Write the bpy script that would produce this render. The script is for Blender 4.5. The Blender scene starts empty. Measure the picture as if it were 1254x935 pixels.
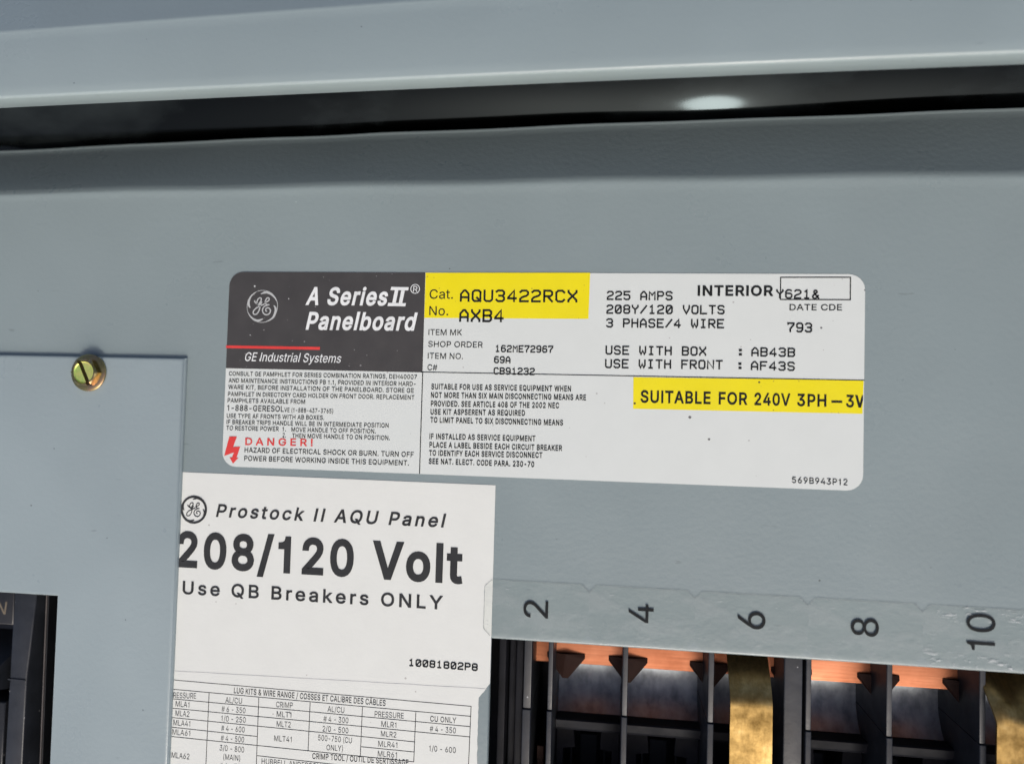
import bpy, bmesh, math, random
from mathutils import Vector, Matrix, geometry

# ---------------------------------------------------------------- camera, sky, sun, exposure
SC = bpy.context.scene
COL = SC.collection
MM = 0.001
random.seed(7)

cam_data = bpy.data.cameras.new("camera")
cam = bpy.data.objects.new("camera", cam_data)
COL.objects.link(cam)
SC.camera = cam
cam_data.sensor_width = 36.0
cam_data.lens = 36.0 * 950.0 / 1254.0
cam_data.clip_start = 0.005
cam_data.clip_end = 500.0
R = Matrix(((0.9910027090, -0.0222575733, 0.1319781465),
            (0.0272891505, 0.9989632207, -0.0364387975),
            (-0.1310302750, 0.0397125185, 0.9905826482)))
cam.matrix_world = Matrix.Translation(Vector((26.518, -10.881, 234.789)) * MM) @ R.to_4x4()
cam_data.dof.use_dof = True
cam_data.dof.focus_distance = 0.238
cam_data.dof.aperture_fstop = 6.8

SUN_DIR = Vector((0.14, -0.70, 0.68)).normalized()      # towards the sun
world = bpy.data.worlds.new("World")
SC.world = world
world.use_nodes = True
wn = world.node_tree
wn.nodes.clear()
w_out = wn.nodes.new("ShaderNodeOutputWorld")
w_bg = wn.nodes.new("ShaderNodeBackground")
w_sky = wn.nodes.new("ShaderNodeTexSky")
w_sky.sky_type = 'NISHITA'
w_sky.sun_disc = False
w_sky.sun_elevation = math.asin(SUN_DIR.z)
w_sky.sun_rotation = math.atan2(SUN_DIR.x, SUN_DIR.y)
w_sky.air_density = 0.6
w_sky.dust_density = 5.0
w_sky.ozone_density = 0.5
w_bg.inputs['Strength'].default_value = 0.15
wn.links.new(w_sky.outputs[0], w_bg.inputs['Color'])
wn.links.new(w_bg.outputs[0], w_out.inputs['Surface'])

sun_data = bpy.data.lights.new("sun", 'SUN')
sun_data.energy = 1.5
sun_data.angle = math.radians(11)
sun_data.color = (1.0, 0.955, 0.87)
sun = bpy.data.objects.new("sun", sun_data)
COL.objects.link(sun)
sun.location = SUN_DIR * 2.0
sun.rotation_euler = SUN_DIR.to_track_quat('Z', 'Y').to_euler()

SC.view_settings.view_transform = 'Standard'
SC.view_settings.look = 'None'
SC.view_settings.exposure = 0.06
SC.view_settings.gamma = 1.0
SC.view_settings.use_curve_mapping = False

# ---------------------------------------------------------------- lettering outlines and layout (millimetres on the panel)
GLYPHS = {
 ' ': (188, []),
 '!': (196, [[67, 160, 63, 509, 132, 509, 128, 160], [98, -4, 81, -1, 66, 9, 56, 24, 52, 41, 56, 58, 66, 73, 81, 83, 98, 86, 116, 83, 130, 73, 140, 58, 143, 41, 140, 24, 130, 9, 116, -1]]),
 '#': (440, [[242, 0, 326, 509, 377, 509, 294, 0], [10, 140, 19, 192, 400, 192, 391, 140], [64, 0, 147, 509, 198, 509, 115, 0], [40, 316, 49, 368, 429, 368, 421, 316]]),
 '&': (448, [[197, -7, 150, -2, 110, 12, 78, 34, 54, 62, 39, 96, 34, 133, 37, 163, 47, 189, 85, 235, 140, 279, 216, 335, 237, 352, 255, 375, 262, 405, 258, 427, 245, 445, 226, 457, 201, 461, 168, 453, 145, 431, 137, 399, 145, 363, 169, 327, 204, 284, 438, 0, 364, 0, 171, 231, 121, 293, 87, 344, 78, 370, 75, 398, 79, 430, 91, 458, 109, 481, 134, 499, 165, 510, 200, 513, 235, 510, 266, 499, 290, 482, 308, 459, 320, 433, 324, 404, 315, 362, 291, 325, 256, 293, 154, 217, 110, 174, 100, 154, 97, 131, 100, 108, 109, 87, 124, 70, 143, 57, 166, 49, 193, 46, 223, 50, 251, 59, 301, 95, 321, 121, 336, 151, 346, 186, 349, 224, 408, 224, 405, 180, 397, 144, 371, 92, 345, 62, 333, 47, 305, 23, 271, 7, 234, -3]]),
 '(': (273, [[89, 207, 101, 324, 132, 441, 177, 539, 236, 539, 191, 428, 161, 313, 151, 207, 160, 115, 188, 16, 236, -96, 177, -96, 139, -21, 111, 55, 95, 131]]),
 ')': (273, [[37, -96, 86, 18, 113, 116, 122, 207, 112, 313, 82, 428, 37, 539, 97, 539, 142, 441, 173, 323, 184, 207, 178, 130, 161, 53, 134, -22, 97, -96]]),
 ',': (188, [[38, -119, 68, 71, 137, 71, 84, -119]]),
 '-': (453, [[337, 244, 337, 188, 114, 188, 114, 244]]),
 '.': (188, [[95, -4, 78, -1, 63, 9, 53, 24, 50, 41, 53, 59, 63, 73, 78, 83, 95, 87, 113, 83, 128, 73, 138, 59, 141, 41, 138, 24, 128, 9, 113, -1]]),
 '/': (249, [[235, 533, 71, -76, 14, -76, 178, 533]]),
 '0': (453, [[227, -7, 174, 1, 130, 24, 95, 62, 69, 113, 53, 178, 48, 254, 53, 330, 69, 395, 95, 447, 130, 484, 174, 508, 227, 516, 279, 508, 323, 484, 358, 447, 384, 395, 400, 330, 405, 254, 400, 178, 384, 113, 359, 62, 323, 24, 279, 1], [227, 50, 261, 56, 290, 74, 313, 103, 330, 144, 340, 194, 344, 254, 340, 314, 330, 365, 313, 405, 290, 435, 261, 453, 227, 460, 192, 453, 163, 435, 140, 405, 123, 365, 113, 314, 109, 254, 113, 194, 123, 144, 140, 103, 163, 74, 192, 56]]),
 '1': (453, [[76, 0, 76, 55, 391, 55, 391, 0], [276, 509, 276, 0, 212, 0, 212, 448, 209, 448, 86, 358, 86, 427, 198, 509]]),
 '2': (453, [[64, 0, 64, 47, 234, 229, 282, 282, 311, 327, 320, 371, 317, 397, 308, 419, 293, 436, 273, 449, 224, 460, 196, 457, 172, 447, 153, 433, 139, 413, 130, 390, 127, 362, 66, 362, 71, 405, 86, 442, 111, 473, 143, 496, 182, 511, 225, 516, 268, 511, 306, 497, 337, 474, 361, 445, 376, 411, 381, 372, 371, 318, 336, 259, 267, 180, 153, 60, 153, 57, 389, 57, 389, 0]]),
 '3': (453, [[218, -7, 173, -3, 133, 10, 98, 30, 70, 57, 52, 91, 44, 132, 109, 132, 115, 107, 126, 87, 144, 71, 165, 59, 219, 50, 275, 61, 297, 74, 315, 93, 325, 116, 329, 145, 326, 172, 316, 196, 299, 217, 275, 234, 242, 244, 201, 248, 157, 248, 157, 299, 288, 448, 288, 452, 70, 452, 70, 509, 372, 509, 372, 461, 211, 278, 211, 289, 264, 288, 308, 276, 344, 253, 371, 222, 387, 186, 393, 145, 387, 103, 370, 66, 344, 36, 309, 12, 266, -2]]),
 '4': (453, [[40, 105, 40, 158, 247, 509, 311, 509, 109, 166, 109, 163, 413, 163, 413, 105], [282, 0, 282, 121, 282, 146, 282, 318, 343, 318, 343, 0]]),
 '5': (453, [[221, -7, 178, -2, 140, 11, 108, 32, 83, 60, 66, 93, 60, 130, 122, 130, 127, 108, 138, 89, 173, 60, 221, 50, 250, 53, 276, 64, 298, 82, 314, 104, 324, 131, 328, 162, 324, 193, 314, 221, 297, 244, 275, 262, 248, 273, 218, 277, 167, 268, 128, 246, 67, 253, 96, 509, 366, 509, 366, 452, 151, 452, 134, 301, 136, 301, 178, 325, 229, 334, 263, 330, 294, 321, 321, 306, 345, 285, 364, 260, 379, 231, 388, 199, 391, 163, 385, 117, 369, 76, 343, 41, 309, 15, 268, -1]]),
 '6': (453, [[226, -7, 182, -1, 142, 15, 109, 40, 84, 74, 69, 115, 64, 162, 68, 199, 80, 239, 137, 340, 252, 509, 322, 509, 151, 261, 145, 261, 165, 288, 196, 307, 235, 314, 278, 309, 316, 295, 346, 271, 370, 240, 384, 201, 389, 157, 384, 112, 368, 73, 343, 39, 310, 14, 271, -2], [226, 48, 254, 52, 279, 63, 299, 79, 314, 101, 324, 128, 327, 157, 324, 187, 314, 213, 299, 235, 279, 251, 254, 262, 226, 265, 198, 262, 174, 252, 153, 235, 138, 214, 128, 188, 125, 158, 128, 128, 138, 102, 153, 79, 174, 63, 198, 52]]),
 '7': (453, [[97, 0, 323, 448, 323, 452, 62, 452, 62, 509, 391, 509, 391, 449, 165, 0]]),
 '8': (453, [[226, -7, 178, -2, 136, 11, 101, 33, 74, 62, 57, 96, 52, 135, 55, 166, 65, 195, 81, 220, 101, 241, 125, 256, 153, 265, 153, 267, 119, 282, 93, 308, 76, 342, 70, 380, 75, 417, 90, 450, 114, 477, 146, 498, 184, 511, 226, 516, 269, 511, 306, 498, 337, 477, 361, 450, 377, 417, 382, 380, 376, 342, 359, 308, 333, 282, 300, 267, 300, 265, 327, 256, 351, 241, 372, 220, 387, 195, 397, 166, 401, 135, 395, 96, 378, 62, 352, 33, 317, 11, 275, -2], [226, 49, 258, 52, 285, 60, 307, 74, 323, 91, 333, 113, 337, 139, 333, 165, 322, 189, 305, 208, 283, 223, 256, 232, 226, 235, 196, 232, 169, 223, 147, 208, 130, 189, 119, 165, 115, 139, 119, 113, 129, 91, 145, 74, 167, 60, 195, 52], [226, 290, 274, 300, 293, 313, 307, 330, 316, 351, 319, 376, 316, 399, 308, 420, 294, 437, 275, 449, 226, 460, 177, 449, 159, 437, 145, 420, 136, 399, 133, 376, 136, 351, 145, 330, 159, 313, 178, 300]]),
 '9': (453, [[226, 516, 271, 510, 310, 494, 343, 468, 368, 434, 384, 393, 389, 347, 385, 309, 373, 270, 315, 168, 200, 0, 130, 0, 301, 248, 307, 248, 287, 221, 257, 202, 218, 195, 175, 199, 137, 214, 106, 237, 83, 269, 68, 307, 64, 352, 69, 397, 85, 436, 110, 469, 143, 494, 182, 510], [226, 460, 199, 457, 174, 446, 154, 429, 138, 407, 129, 381, 125, 352, 129, 322, 138, 295, 154, 274, 174, 257, 199, 247, 226, 243, 254, 247, 279, 257, 299, 273, 314, 295, 324, 321, 327, 350, 324, 381, 314, 407, 299, 429, 279, 446, 254, 457]]),
 'A': (480, [[16, 0, 201, 509, 276, 509, 463, 0, 395, 0, 287, 302, 264, 372, 232, 478, 245, 478, 213, 371, 191, 302, 85, 0], [110, 142, 110, 199, 370, 199, 370, 142]]),
 'B': (456, [[60, 0, 60, 509, 241, 509, 289, 504, 329, 491, 359, 469, 381, 442, 394, 410, 398, 374, 395, 344, 387, 320, 356, 286, 315, 267, 315, 262, 339, 257, 363, 245, 385, 227, 402, 203, 414, 173, 418, 136, 413, 100, 400, 67, 377, 39, 344, 18, 301, 4, 247, 0], [125, 57, 245, 57, 296, 63, 330, 80, 349, 105, 355, 137, 352, 161, 342, 184, 327, 203, 306, 218, 279, 228, 248, 231, 125, 231], [125, 285, 238, 285, 288, 296, 308, 309, 323, 326, 333, 348, 336, 372, 330, 403, 313, 429, 283, 446, 240, 452, 125, 452]]),
 'C': (510, [[267, -7, 205, 1, 150, 25, 104, 63, 70, 115, 48, 179, 40, 254, 48, 329, 70, 393, 104, 445, 150, 484, 205, 508, 267, 516, 340, 504, 373, 490, 402, 471, 427, 447, 448, 418, 463, 385, 473, 348, 408, 348, 389, 395, 357, 428, 315, 449, 267, 456, 223, 450, 184, 432, 150, 403, 125, 364, 109, 314, 103, 254, 109, 194, 125, 145, 151, 105, 184, 76, 223, 59, 267, 53, 315, 60, 357, 81, 389, 114, 408, 160, 473, 160, 463, 124, 448, 91, 428, 62, 402, 38, 373, 19, 341, 5, 305, -4]]),
 'D': (502, [[219, 0, 96, 0, 96, 57, 215, 57, 272, 63, 318, 81, 354, 110, 379, 149, 394, 198, 399, 255, 394, 312, 379, 361, 354, 399, 320, 428, 275, 446, 221, 452, 93, 452, 93, 509, 225, 509, 294, 501, 353, 478, 399, 441, 433, 391, 455, 329, 462, 255, 455, 181, 433, 119, 398, 68, 351, 31, 291, 8], [125, 509, 125, 0, 60, 0, 60, 509]]),
 'E': (419, [[60, 0, 60, 509, 372, 509, 372, 452, 125, 452, 125, 286, 355, 286, 355, 229, 125, 229, 125, 57, 375, 57, 375, 0]]),
 'F': (410, [[60, 0, 60, 509, 369, 509, 369, 452, 125, 452, 125, 278, 346, 278, 346, 221, 125, 221, 125, 0]]),
 'G': (520, [[269, -7, 205, 1, 149, 25, 104, 64, 69, 116, 47, 179, 40, 254, 47, 329, 69, 393, 103, 445, 149, 484, 203, 508, 265, 516, 304, 513, 340, 504, 374, 489, 403, 469, 429, 445, 449, 416, 465, 384, 474, 349, 408, 349, 387, 393, 356, 427, 315, 448, 265, 456, 222, 450, 183, 432, 150, 404, 125, 364, 109, 314, 103, 254, 109, 194, 125, 145, 151, 105, 184, 76, 224, 59, 269, 53, 309, 57, 345, 71, 374, 93, 396, 123, 410, 160, 415, 202, 434, 199, 283, 199, 283, 256, 478, 256, 478, 200, 471, 141, 451, 91, 419, 50, 377, 19, 326, 0]]),
 'H': (517, [[60, 0, 60, 509, 125, 509, 125, 289, 392, 289, 392, 509, 457, 509, 457, 0, 392, 0, 392, 232, 125, 232, 125, 0]]),
 'I': (300, [[31, 0, 31, 57, 118, 57, 118, 452, 31, 452, 31, 509, 269, 509, 269, 452, 183, 452, 183, 57, 269, 57, 269, 0]]),
 'K': (467, [[104, 145, 104, 216, 139, 261, 174, 303, 212, 344, 364, 509, 448, 509, 231, 276, 228, 276], [60, 0, 60, 509, 125, 509, 125, 334, 124, 225, 125, 193, 125, 0], [372, 0, 188, 259, 228, 309, 449, 0]]),
 'L': (393, [[60, 0, 60, 509, 125, 509, 125, 57, 361, 57, 361, 0]]),
 'M': (628, [[60, 0, 60, 509, 152, 509, 277, 187, 287, 159, 299, 123, 311, 84, 322, 49, 307, 49, 318, 83, 330, 121, 342, 158, 352, 187, 476, 509, 568, 509, 568, 0, 504, 0, 504, 291, 504, 327, 505, 369, 506, 413, 507, 457, 513, 457, 498, 409, 482, 363, 467, 322, 456, 291, 342, 0, 286, 0, 170, 291, 159, 321, 145, 361, 129, 408, 112, 457, 119, 457, 120, 416, 121, 372, 122, 328, 122, 291, 122, 0]]),
 'N': (523, [[60, 0, 60, 509, 136, 509, 343, 183, 363, 151, 388, 107, 414, 55, 405, 54, 401, 108, 399, 157, 399, 195, 399, 509, 463, 509, 463, 0, 387, 0, 202, 290, 177, 331, 148, 381, 108, 452, 119, 454, 122, 384, 124, 328, 125, 291, 125, 0]]),
 'O': (533, [[267, -7, 205, 1, 150, 25, 105, 63, 70, 115, 48, 179, 40, 254, 48, 329, 70, 393, 105, 445, 150, 484, 205, 508, 267, 516, 329, 508, 384, 484, 429, 445, 464, 393, 486, 329, 493, 254, 486, 179, 464, 115, 429, 63, 384, 25, 329, 1], [267, 53, 310, 59, 349, 76, 383, 105, 408, 144, 425, 194, 430, 254, 425, 314, 408, 365, 383, 404, 349, 433, 310, 450, 267, 456, 223, 450, 184, 433, 151, 404, 125, 364, 109, 314, 103, 254, 109, 194, 125, 144, 151, 105, 184, 76, 223, 59]]),
 'P': (445, [[60, 0, 60, 509, 235, 509, 289, 503, 332, 487, 366, 462, 390, 430, 404, 391, 409, 348, 404, 304, 390, 265, 366, 233, 332, 207, 289, 191, 235, 186, 109, 186, 109, 242, 233, 242, 269, 246, 297, 256, 318, 272, 333, 294, 342, 319, 344, 348, 342, 376, 333, 402, 318, 423, 297, 439, 268, 449, 232, 452, 125, 452, 125, 0]]),
 'Q': (533, [[245, 159, 313, 159, 369, 85, 384, 65, 468, -48, 401, -48, 346, 27, 331, 46], [267, -7, 205, 1, 150, 25, 105, 63, 70, 115, 48, 179, 40, 254, 48, 329, 70, 393, 105, 445, 150, 484, 205, 508, 267, 516, 329, 508, 384, 484, 429, 445, 464, 393, 486, 329, 493, 254, 486, 179, 464, 115, 429, 63, 384, 25, 329, 1], [267, 53, 310, 59, 349, 76, 383, 105, 408, 144, 425, 194, 430, 254, 425, 314, 408, 365, 383, 404, 349, 433, 310, 450, 267, 456, 223, 450, 184, 433, 151, 404, 125, 364, 109, 314, 103, 254, 109, 194, 125, 144, 151, 105, 184, 76, 223, 59]]),
 'R': (449, [[60, 0, 60, 509, 236, 509, 290, 504, 333, 489, 367, 465, 390, 433, 405, 395, 409, 352, 405, 309, 390, 271, 367, 240, 333, 217, 289, 203, 236, 198, 96, 198, 96, 255, 234, 255, 269, 258, 298, 267, 319, 281, 334, 300, 342, 324, 345, 352, 342, 380, 334, 405, 319, 425, 298, 440, 269, 449, 233, 452, 125, 452, 125, 0], [353, 0, 230, 229, 303, 229, 428, 0]]),
 'S': (447, [[224, -9, 172, -4, 128, 9, 91, 31, 64, 60, 46, 96, 38, 137, 104, 137, 110, 110, 123, 88, 142, 71, 166, 59, 224, 49, 257, 52, 286, 60, 311, 74, 329, 92, 341, 114, 346, 139, 342, 161, 332, 179, 296, 205, 245, 222, 184, 239, 128, 260, 86, 289, 60, 326, 52, 372, 58, 413, 75, 448, 102, 476, 138, 498, 180, 511, 227, 516, 275, 511, 316, 498, 351, 476, 377, 449, 394, 415, 401, 378, 337, 378, 326, 412, 302, 437, 267, 453, 225, 459, 194, 456, 167, 448, 145, 435, 129, 418, 118, 398, 115, 376, 119, 352, 131, 334, 169, 308, 212, 293, 264, 279, 312, 264, 359, 238, 395, 198, 405, 171, 408, 139, 403, 99, 386, 64, 360, 34, 323, 11, 278, -4]]),
 'T': (449, [[32, 452, 32, 509, 417, 509, 417, 452, 257, 452, 257, 0, 193, 0, 193, 452]]),
 'U': (517, [[259, -8, 203, -2, 154, 15, 114, 43, 85, 80, 66, 124, 60, 173, 60, 509, 124, 509, 124, 178, 128, 144, 141, 113, 160, 87, 187, 68, 220, 56, 259, 52, 298, 56, 331, 68, 357, 87, 377, 113, 389, 144, 393, 178, 393, 509, 457, 509, 457, 173, 451, 124, 433, 80, 403, 43, 363, 15, 315, -2]]),
 'V': (480, [[204, 0, 16, 509, 84, 509, 192, 206, 215, 137, 248, 31, 235, 31, 267, 138, 290, 206, 395, 509, 463, 509, 278, 0]]),
 'W': (686, [[155, 0, 16, 509, 82, 509, 163, 196, 175, 145, 187, 94, 197, 40, 189, 40, 200, 94, 211, 145, 224, 196, 306, 509, 380, 509, 462, 196, 474, 145, 486, 94, 497, 40, 488, 40, 499, 94, 510, 145, 523, 196, 603, 509, 670, 509, 530, 0, 455, 0, 368, 323, 351, 391, 336, 475, 350, 475, 335, 395, 318, 323, 230, 0]]),
 'X': (474, [[18, 0, 217, 284, 217, 236, 29, 509, 104, 509, 178, 400, 204, 361, 223, 329, 243, 292, 232, 292, 252, 329, 272, 361, 298, 400, 374, 509, 446, 509, 259, 239, 259, 287, 456, 0, 382, 0, 292, 129, 268, 165, 250, 195, 230, 231, 244, 231, 225, 196, 206, 166, 182, 129, 91, 0]]),
 'Y': (472, [[203, 0, 203, 208, 16, 509, 91, 509, 192, 344, 222, 292, 250, 230, 224, 230, 251, 293, 280, 344, 381, 509, 455, 509, 268, 208, 268, 0]]),
 'Z': (438, [[42, 0, 42, 46, 273, 385, 306, 431, 341, 476, 348, 454, 285, 452, 223, 452, 40, 452, 40, 509, 397, 509, 397, 462, 169, 129, 134, 81, 97, 33, 90, 54, 152, 57, 214, 57, 399, 57, 399, 0]]),
 'a': (389, [[160, -9, 126, -5, 94, 5, 68, 22, 48, 45, 35, 73, 30, 108, 34, 138, 43, 161, 58, 179, 78, 193, 125, 211, 178, 220, 234, 227, 265, 235, 273, 243, 276, 255, 276, 257, 267, 297, 240, 322, 196, 331, 149, 322, 118, 301, 100, 274, 41, 291, 57, 322, 79, 346, 104, 364, 133, 375, 194, 384, 239, 379, 286, 360, 306, 343, 322, 320, 333, 290, 337, 251, 337, 0, 277, 0, 277, 52, 272, 52, 252, 25, 215, 1], [170, 45, 202, 49, 228, 59, 248, 74, 263, 93, 272, 115, 276, 138, 276, 190, 259, 182, 231, 176, 200, 171, 175, 168, 134, 159, 103, 139, 95, 124, 92, 105, 102, 72, 130, 52]]),
 'b': (424, [[229, -8, 198, -5, 172, 4, 138, 31, 118, 59, 112, 59, 112, 0, 53, 0, 53, 509, 114, 509, 114, 319, 118, 319, 137, 346, 171, 373, 197, 381, 229, 384, 274, 378, 313, 361, 345, 332, 370, 293, 385, 245, 390, 189, 385, 133, 370, 84, 346, 45, 313, 16, 274, -2], [220, 47, 253, 51, 279, 66, 301, 88, 316, 117, 325, 151, 328, 189, 325, 227, 316, 261, 301, 290, 280, 311, 253, 325, 220, 330, 188, 325, 161, 312, 140, 291, 125, 263, 116, 229, 113, 189, 116, 150, 125, 115, 140, 86, 162, 65, 188, 51]]),
 'c': (396, [[207, -8, 159, -2, 117, 16, 82, 46, 56, 85, 40, 133, 34, 187, 40, 243, 56, 291, 82, 330, 117, 360, 159, 378, 207, 384, 260, 377, 305, 356, 340, 322, 362, 277, 303, 262, 290, 289, 270, 311, 242, 325, 207, 330, 173, 325, 145, 310, 124, 287, 108, 258, 99, 224, 96, 187, 99, 151, 108, 117, 124, 89, 145, 66, 173, 51, 207, 46, 243, 52, 271, 66, 292, 89, 304, 117, 363, 102, 341, 56, 306, 21, 261, -1]]),
 'd': (424, [[195, -8, 151, -2, 111, 16, 79, 45, 55, 84, 39, 133, 34, 189, 39, 245, 55, 293, 79, 332, 112, 361, 151, 378, 196, 384, 228, 381, 253, 373, 287, 346, 306, 319, 311, 319, 311, 509, 372, 509, 372, 0, 313, 0, 313, 59, 307, 59, 287, 31, 252, 4, 227, -5], [205, 47, 236, 51, 263, 65, 284, 86, 299, 115, 309, 150, 312, 189, 309, 229, 300, 263, 284, 291, 263, 312, 237, 325, 205, 330, 172, 325, 145, 311, 124, 290, 108, 261, 99, 227, 96, 189, 99, 151, 109, 117, 124, 88, 145, 66, 172, 51]]),
 'e': (404, [[212, -8, 161, -2, 117, 16, 82, 46, 56, 85, 40, 132, 34, 187, 39, 242, 55, 290, 81, 329, 115, 359, 157, 378, 205, 384, 266, 374, 294, 361, 319, 341, 341, 315, 357, 282, 368, 242, 371, 194, 371, 169, 75, 169, 75, 221, 338, 221, 310, 202, 307, 237, 298, 269, 283, 294, 263, 314, 237, 326, 205, 330, 173, 326, 146, 313, 125, 294, 109, 270, 99, 241, 96, 211, 96, 178, 100, 139, 110, 106, 128, 80, 151, 61, 179, 50, 212, 46, 254, 53, 285, 73, 306, 105, 365, 91, 353, 63, 335, 39, 311, 19, 283, 4, 249, -5]]),
 'i': (167, [[53, 0, 53, 379, 114, 379, 114, 0], [84, 443, 67, 446, 54, 455, 44, 468, 41, 483, 44, 499, 54, 512, 67, 521, 84, 524, 100, 521, 114, 512, 123, 499, 126, 483, 123, 468, 114, 455, 100, 446]]),
 'k': (381, [[110, 137, 110, 212, 121, 212, 284, 379, 360, 379, 184, 199, 177, 199], [53, 0, 53, 509, 114, 509, 114, 0], [294, 0, 148, 186, 191, 229, 372, 0]]),
 'l': (189, [[139, -2, 101, 3, 74, 20, 58, 47, 53, 84, 53, 509, 114, 509, 114, 99, 120, 62, 130, 54, 146, 52, 160, 53, 170, 54, 181, 3, 162, -1]]),
 'm': (610, [[53, 0, 53, 379, 112, 379, 112, 295, 108, 295, 118, 323, 132, 346, 172, 376, 219, 386, 257, 380, 287, 361, 309, 331, 321, 295, 312, 295, 322, 321, 337, 343, 381, 375, 437, 386, 468, 383, 497, 372, 522, 354, 541, 328, 553, 296, 557, 255, 557, 0, 496, 0, 496, 254, 490, 289, 473, 313, 447, 326, 419, 330, 395, 328, 374, 320, 345, 290, 335, 247, 335, 0, 274, 0, 274, 260, 269, 288, 253, 311, 229, 326, 199, 330, 158, 320, 140, 307, 126, 289, 117, 266, 114, 238, 114, 0]]),
 'n': (410, [[114, 227, 114, 0, 53, 0, 53, 379, 112, 379, 112, 287, 102, 287, 124, 332, 152, 362, 187, 379, 227, 384, 264, 380, 295, 369, 321, 349, 341, 321, 353, 285, 357, 240, 357, 0, 296, 0, 296, 235, 290, 275, 273, 304, 246, 323, 210, 329, 184, 326, 161, 317, 141, 303, 126, 283, 117, 257]]),
 'o': (415, [[207, -8, 159, -2, 117, 16, 82, 46, 56, 85, 40, 133, 34, 187, 40, 243, 56, 291, 82, 330, 117, 360, 159, 378, 207, 384, 256, 378, 299, 360, 333, 330, 359, 291, 376, 243, 381, 187, 376, 133, 359, 85, 333, 46, 299, 16, 256, -2], [207, 46, 242, 51, 270, 66, 292, 89, 307, 117, 316, 151, 319, 187, 316, 224, 307, 258, 292, 287, 270, 310, 242, 325, 207, 330, 173, 325, 145, 310, 124, 287, 108, 258, 99, 224, 96, 187, 99, 151, 108, 117, 124, 89, 145, 66, 173, 51]]),
 'r': (259, [[53, 0, 53, 379, 112, 379, 112, 321, 115, 321, 130, 347, 152, 367, 181, 380, 213, 385, 229, 384, 243, 384, 243, 322, 230, 324, 207, 326, 182, 323, 159, 315, 140, 301, 126, 284, 117, 262, 114, 237, 114, 0]]),
 's': (365, [[182, -8, 145, -5, 112, 3, 84, 18, 62, 38, 45, 63, 36, 94, 94, 107, 105, 79, 124, 60, 150, 49, 181, 45, 217, 50, 244, 62, 262, 81, 268, 103, 265, 121, 254, 136, 237, 147, 212, 155, 149, 170, 104, 186, 72, 208, 53, 237, 47, 274, 51, 305, 65, 332, 87, 354, 115, 370, 149, 381, 187, 384, 223, 381, 254, 372, 279, 358, 299, 339, 324, 290, 268, 277, 258, 298, 243, 316, 219, 328, 187, 333, 156, 329, 131, 317, 114, 299, 109, 277, 112, 258, 124, 243, 172, 223, 229, 209, 275, 194, 306, 171, 325, 142, 331, 107, 326, 75, 312, 47, 290, 24, 260, 6, 223, -5]]),
 't': (227, [[204, 379, 204, 327, 6, 327, 6, 379], [65, 471, 126, 471, 126, 98, 128, 76, 136, 61, 150, 53, 170, 50, 185, 51, 202, 54, 213, 2, 192, -3, 168, -4, 125, 2, 92, 21, 72, 52, 65, 93]]),
 'u': (410, [[182, -5, 146, -1, 115, 11, 89, 31, 69, 59, 57, 95, 53, 139, 53, 379, 114, 379, 114, 144, 119, 105, 137, 75, 164, 56, 200, 50, 226, 53, 249, 62, 268, 77, 283, 97, 293, 122, 296, 153, 296, 379, 357, 379, 357, 0, 298, 0, 298, 92, 307, 92, 286, 47, 257, 17, 222, 0]]),
 'y': (389, [[47, -139, 61, -86, 71, -87, 104, -89, 130, -74, 151, -36, 163, -1, 17, 379, 84, 379, 165, 155, 187, 87, 206, 21, 184, 21, 202, 87, 224, 155, 305, 379, 371, 379, 204, -58, 177, -107, 139, -136, 91, -145, 65, -143]]),
 'Â': (480, [[16, 0, 201, 509, 276, 509, 463, 0, 395, 0, 287, 302, 264, 372, 232, 478, 245, 478, 213, 371, 191, 302, 85, 0], [110, 142, 110, 199, 370, 199, 370, 142], [191, 565, 130, 565, 130, 567, 211, 659, 269, 659, 349, 567, 349, 565, 288, 565, 240, 624]]),
 '–': (350, [[350, 244, 350, 188, 0, 188, 0, 244]]),
}
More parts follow.
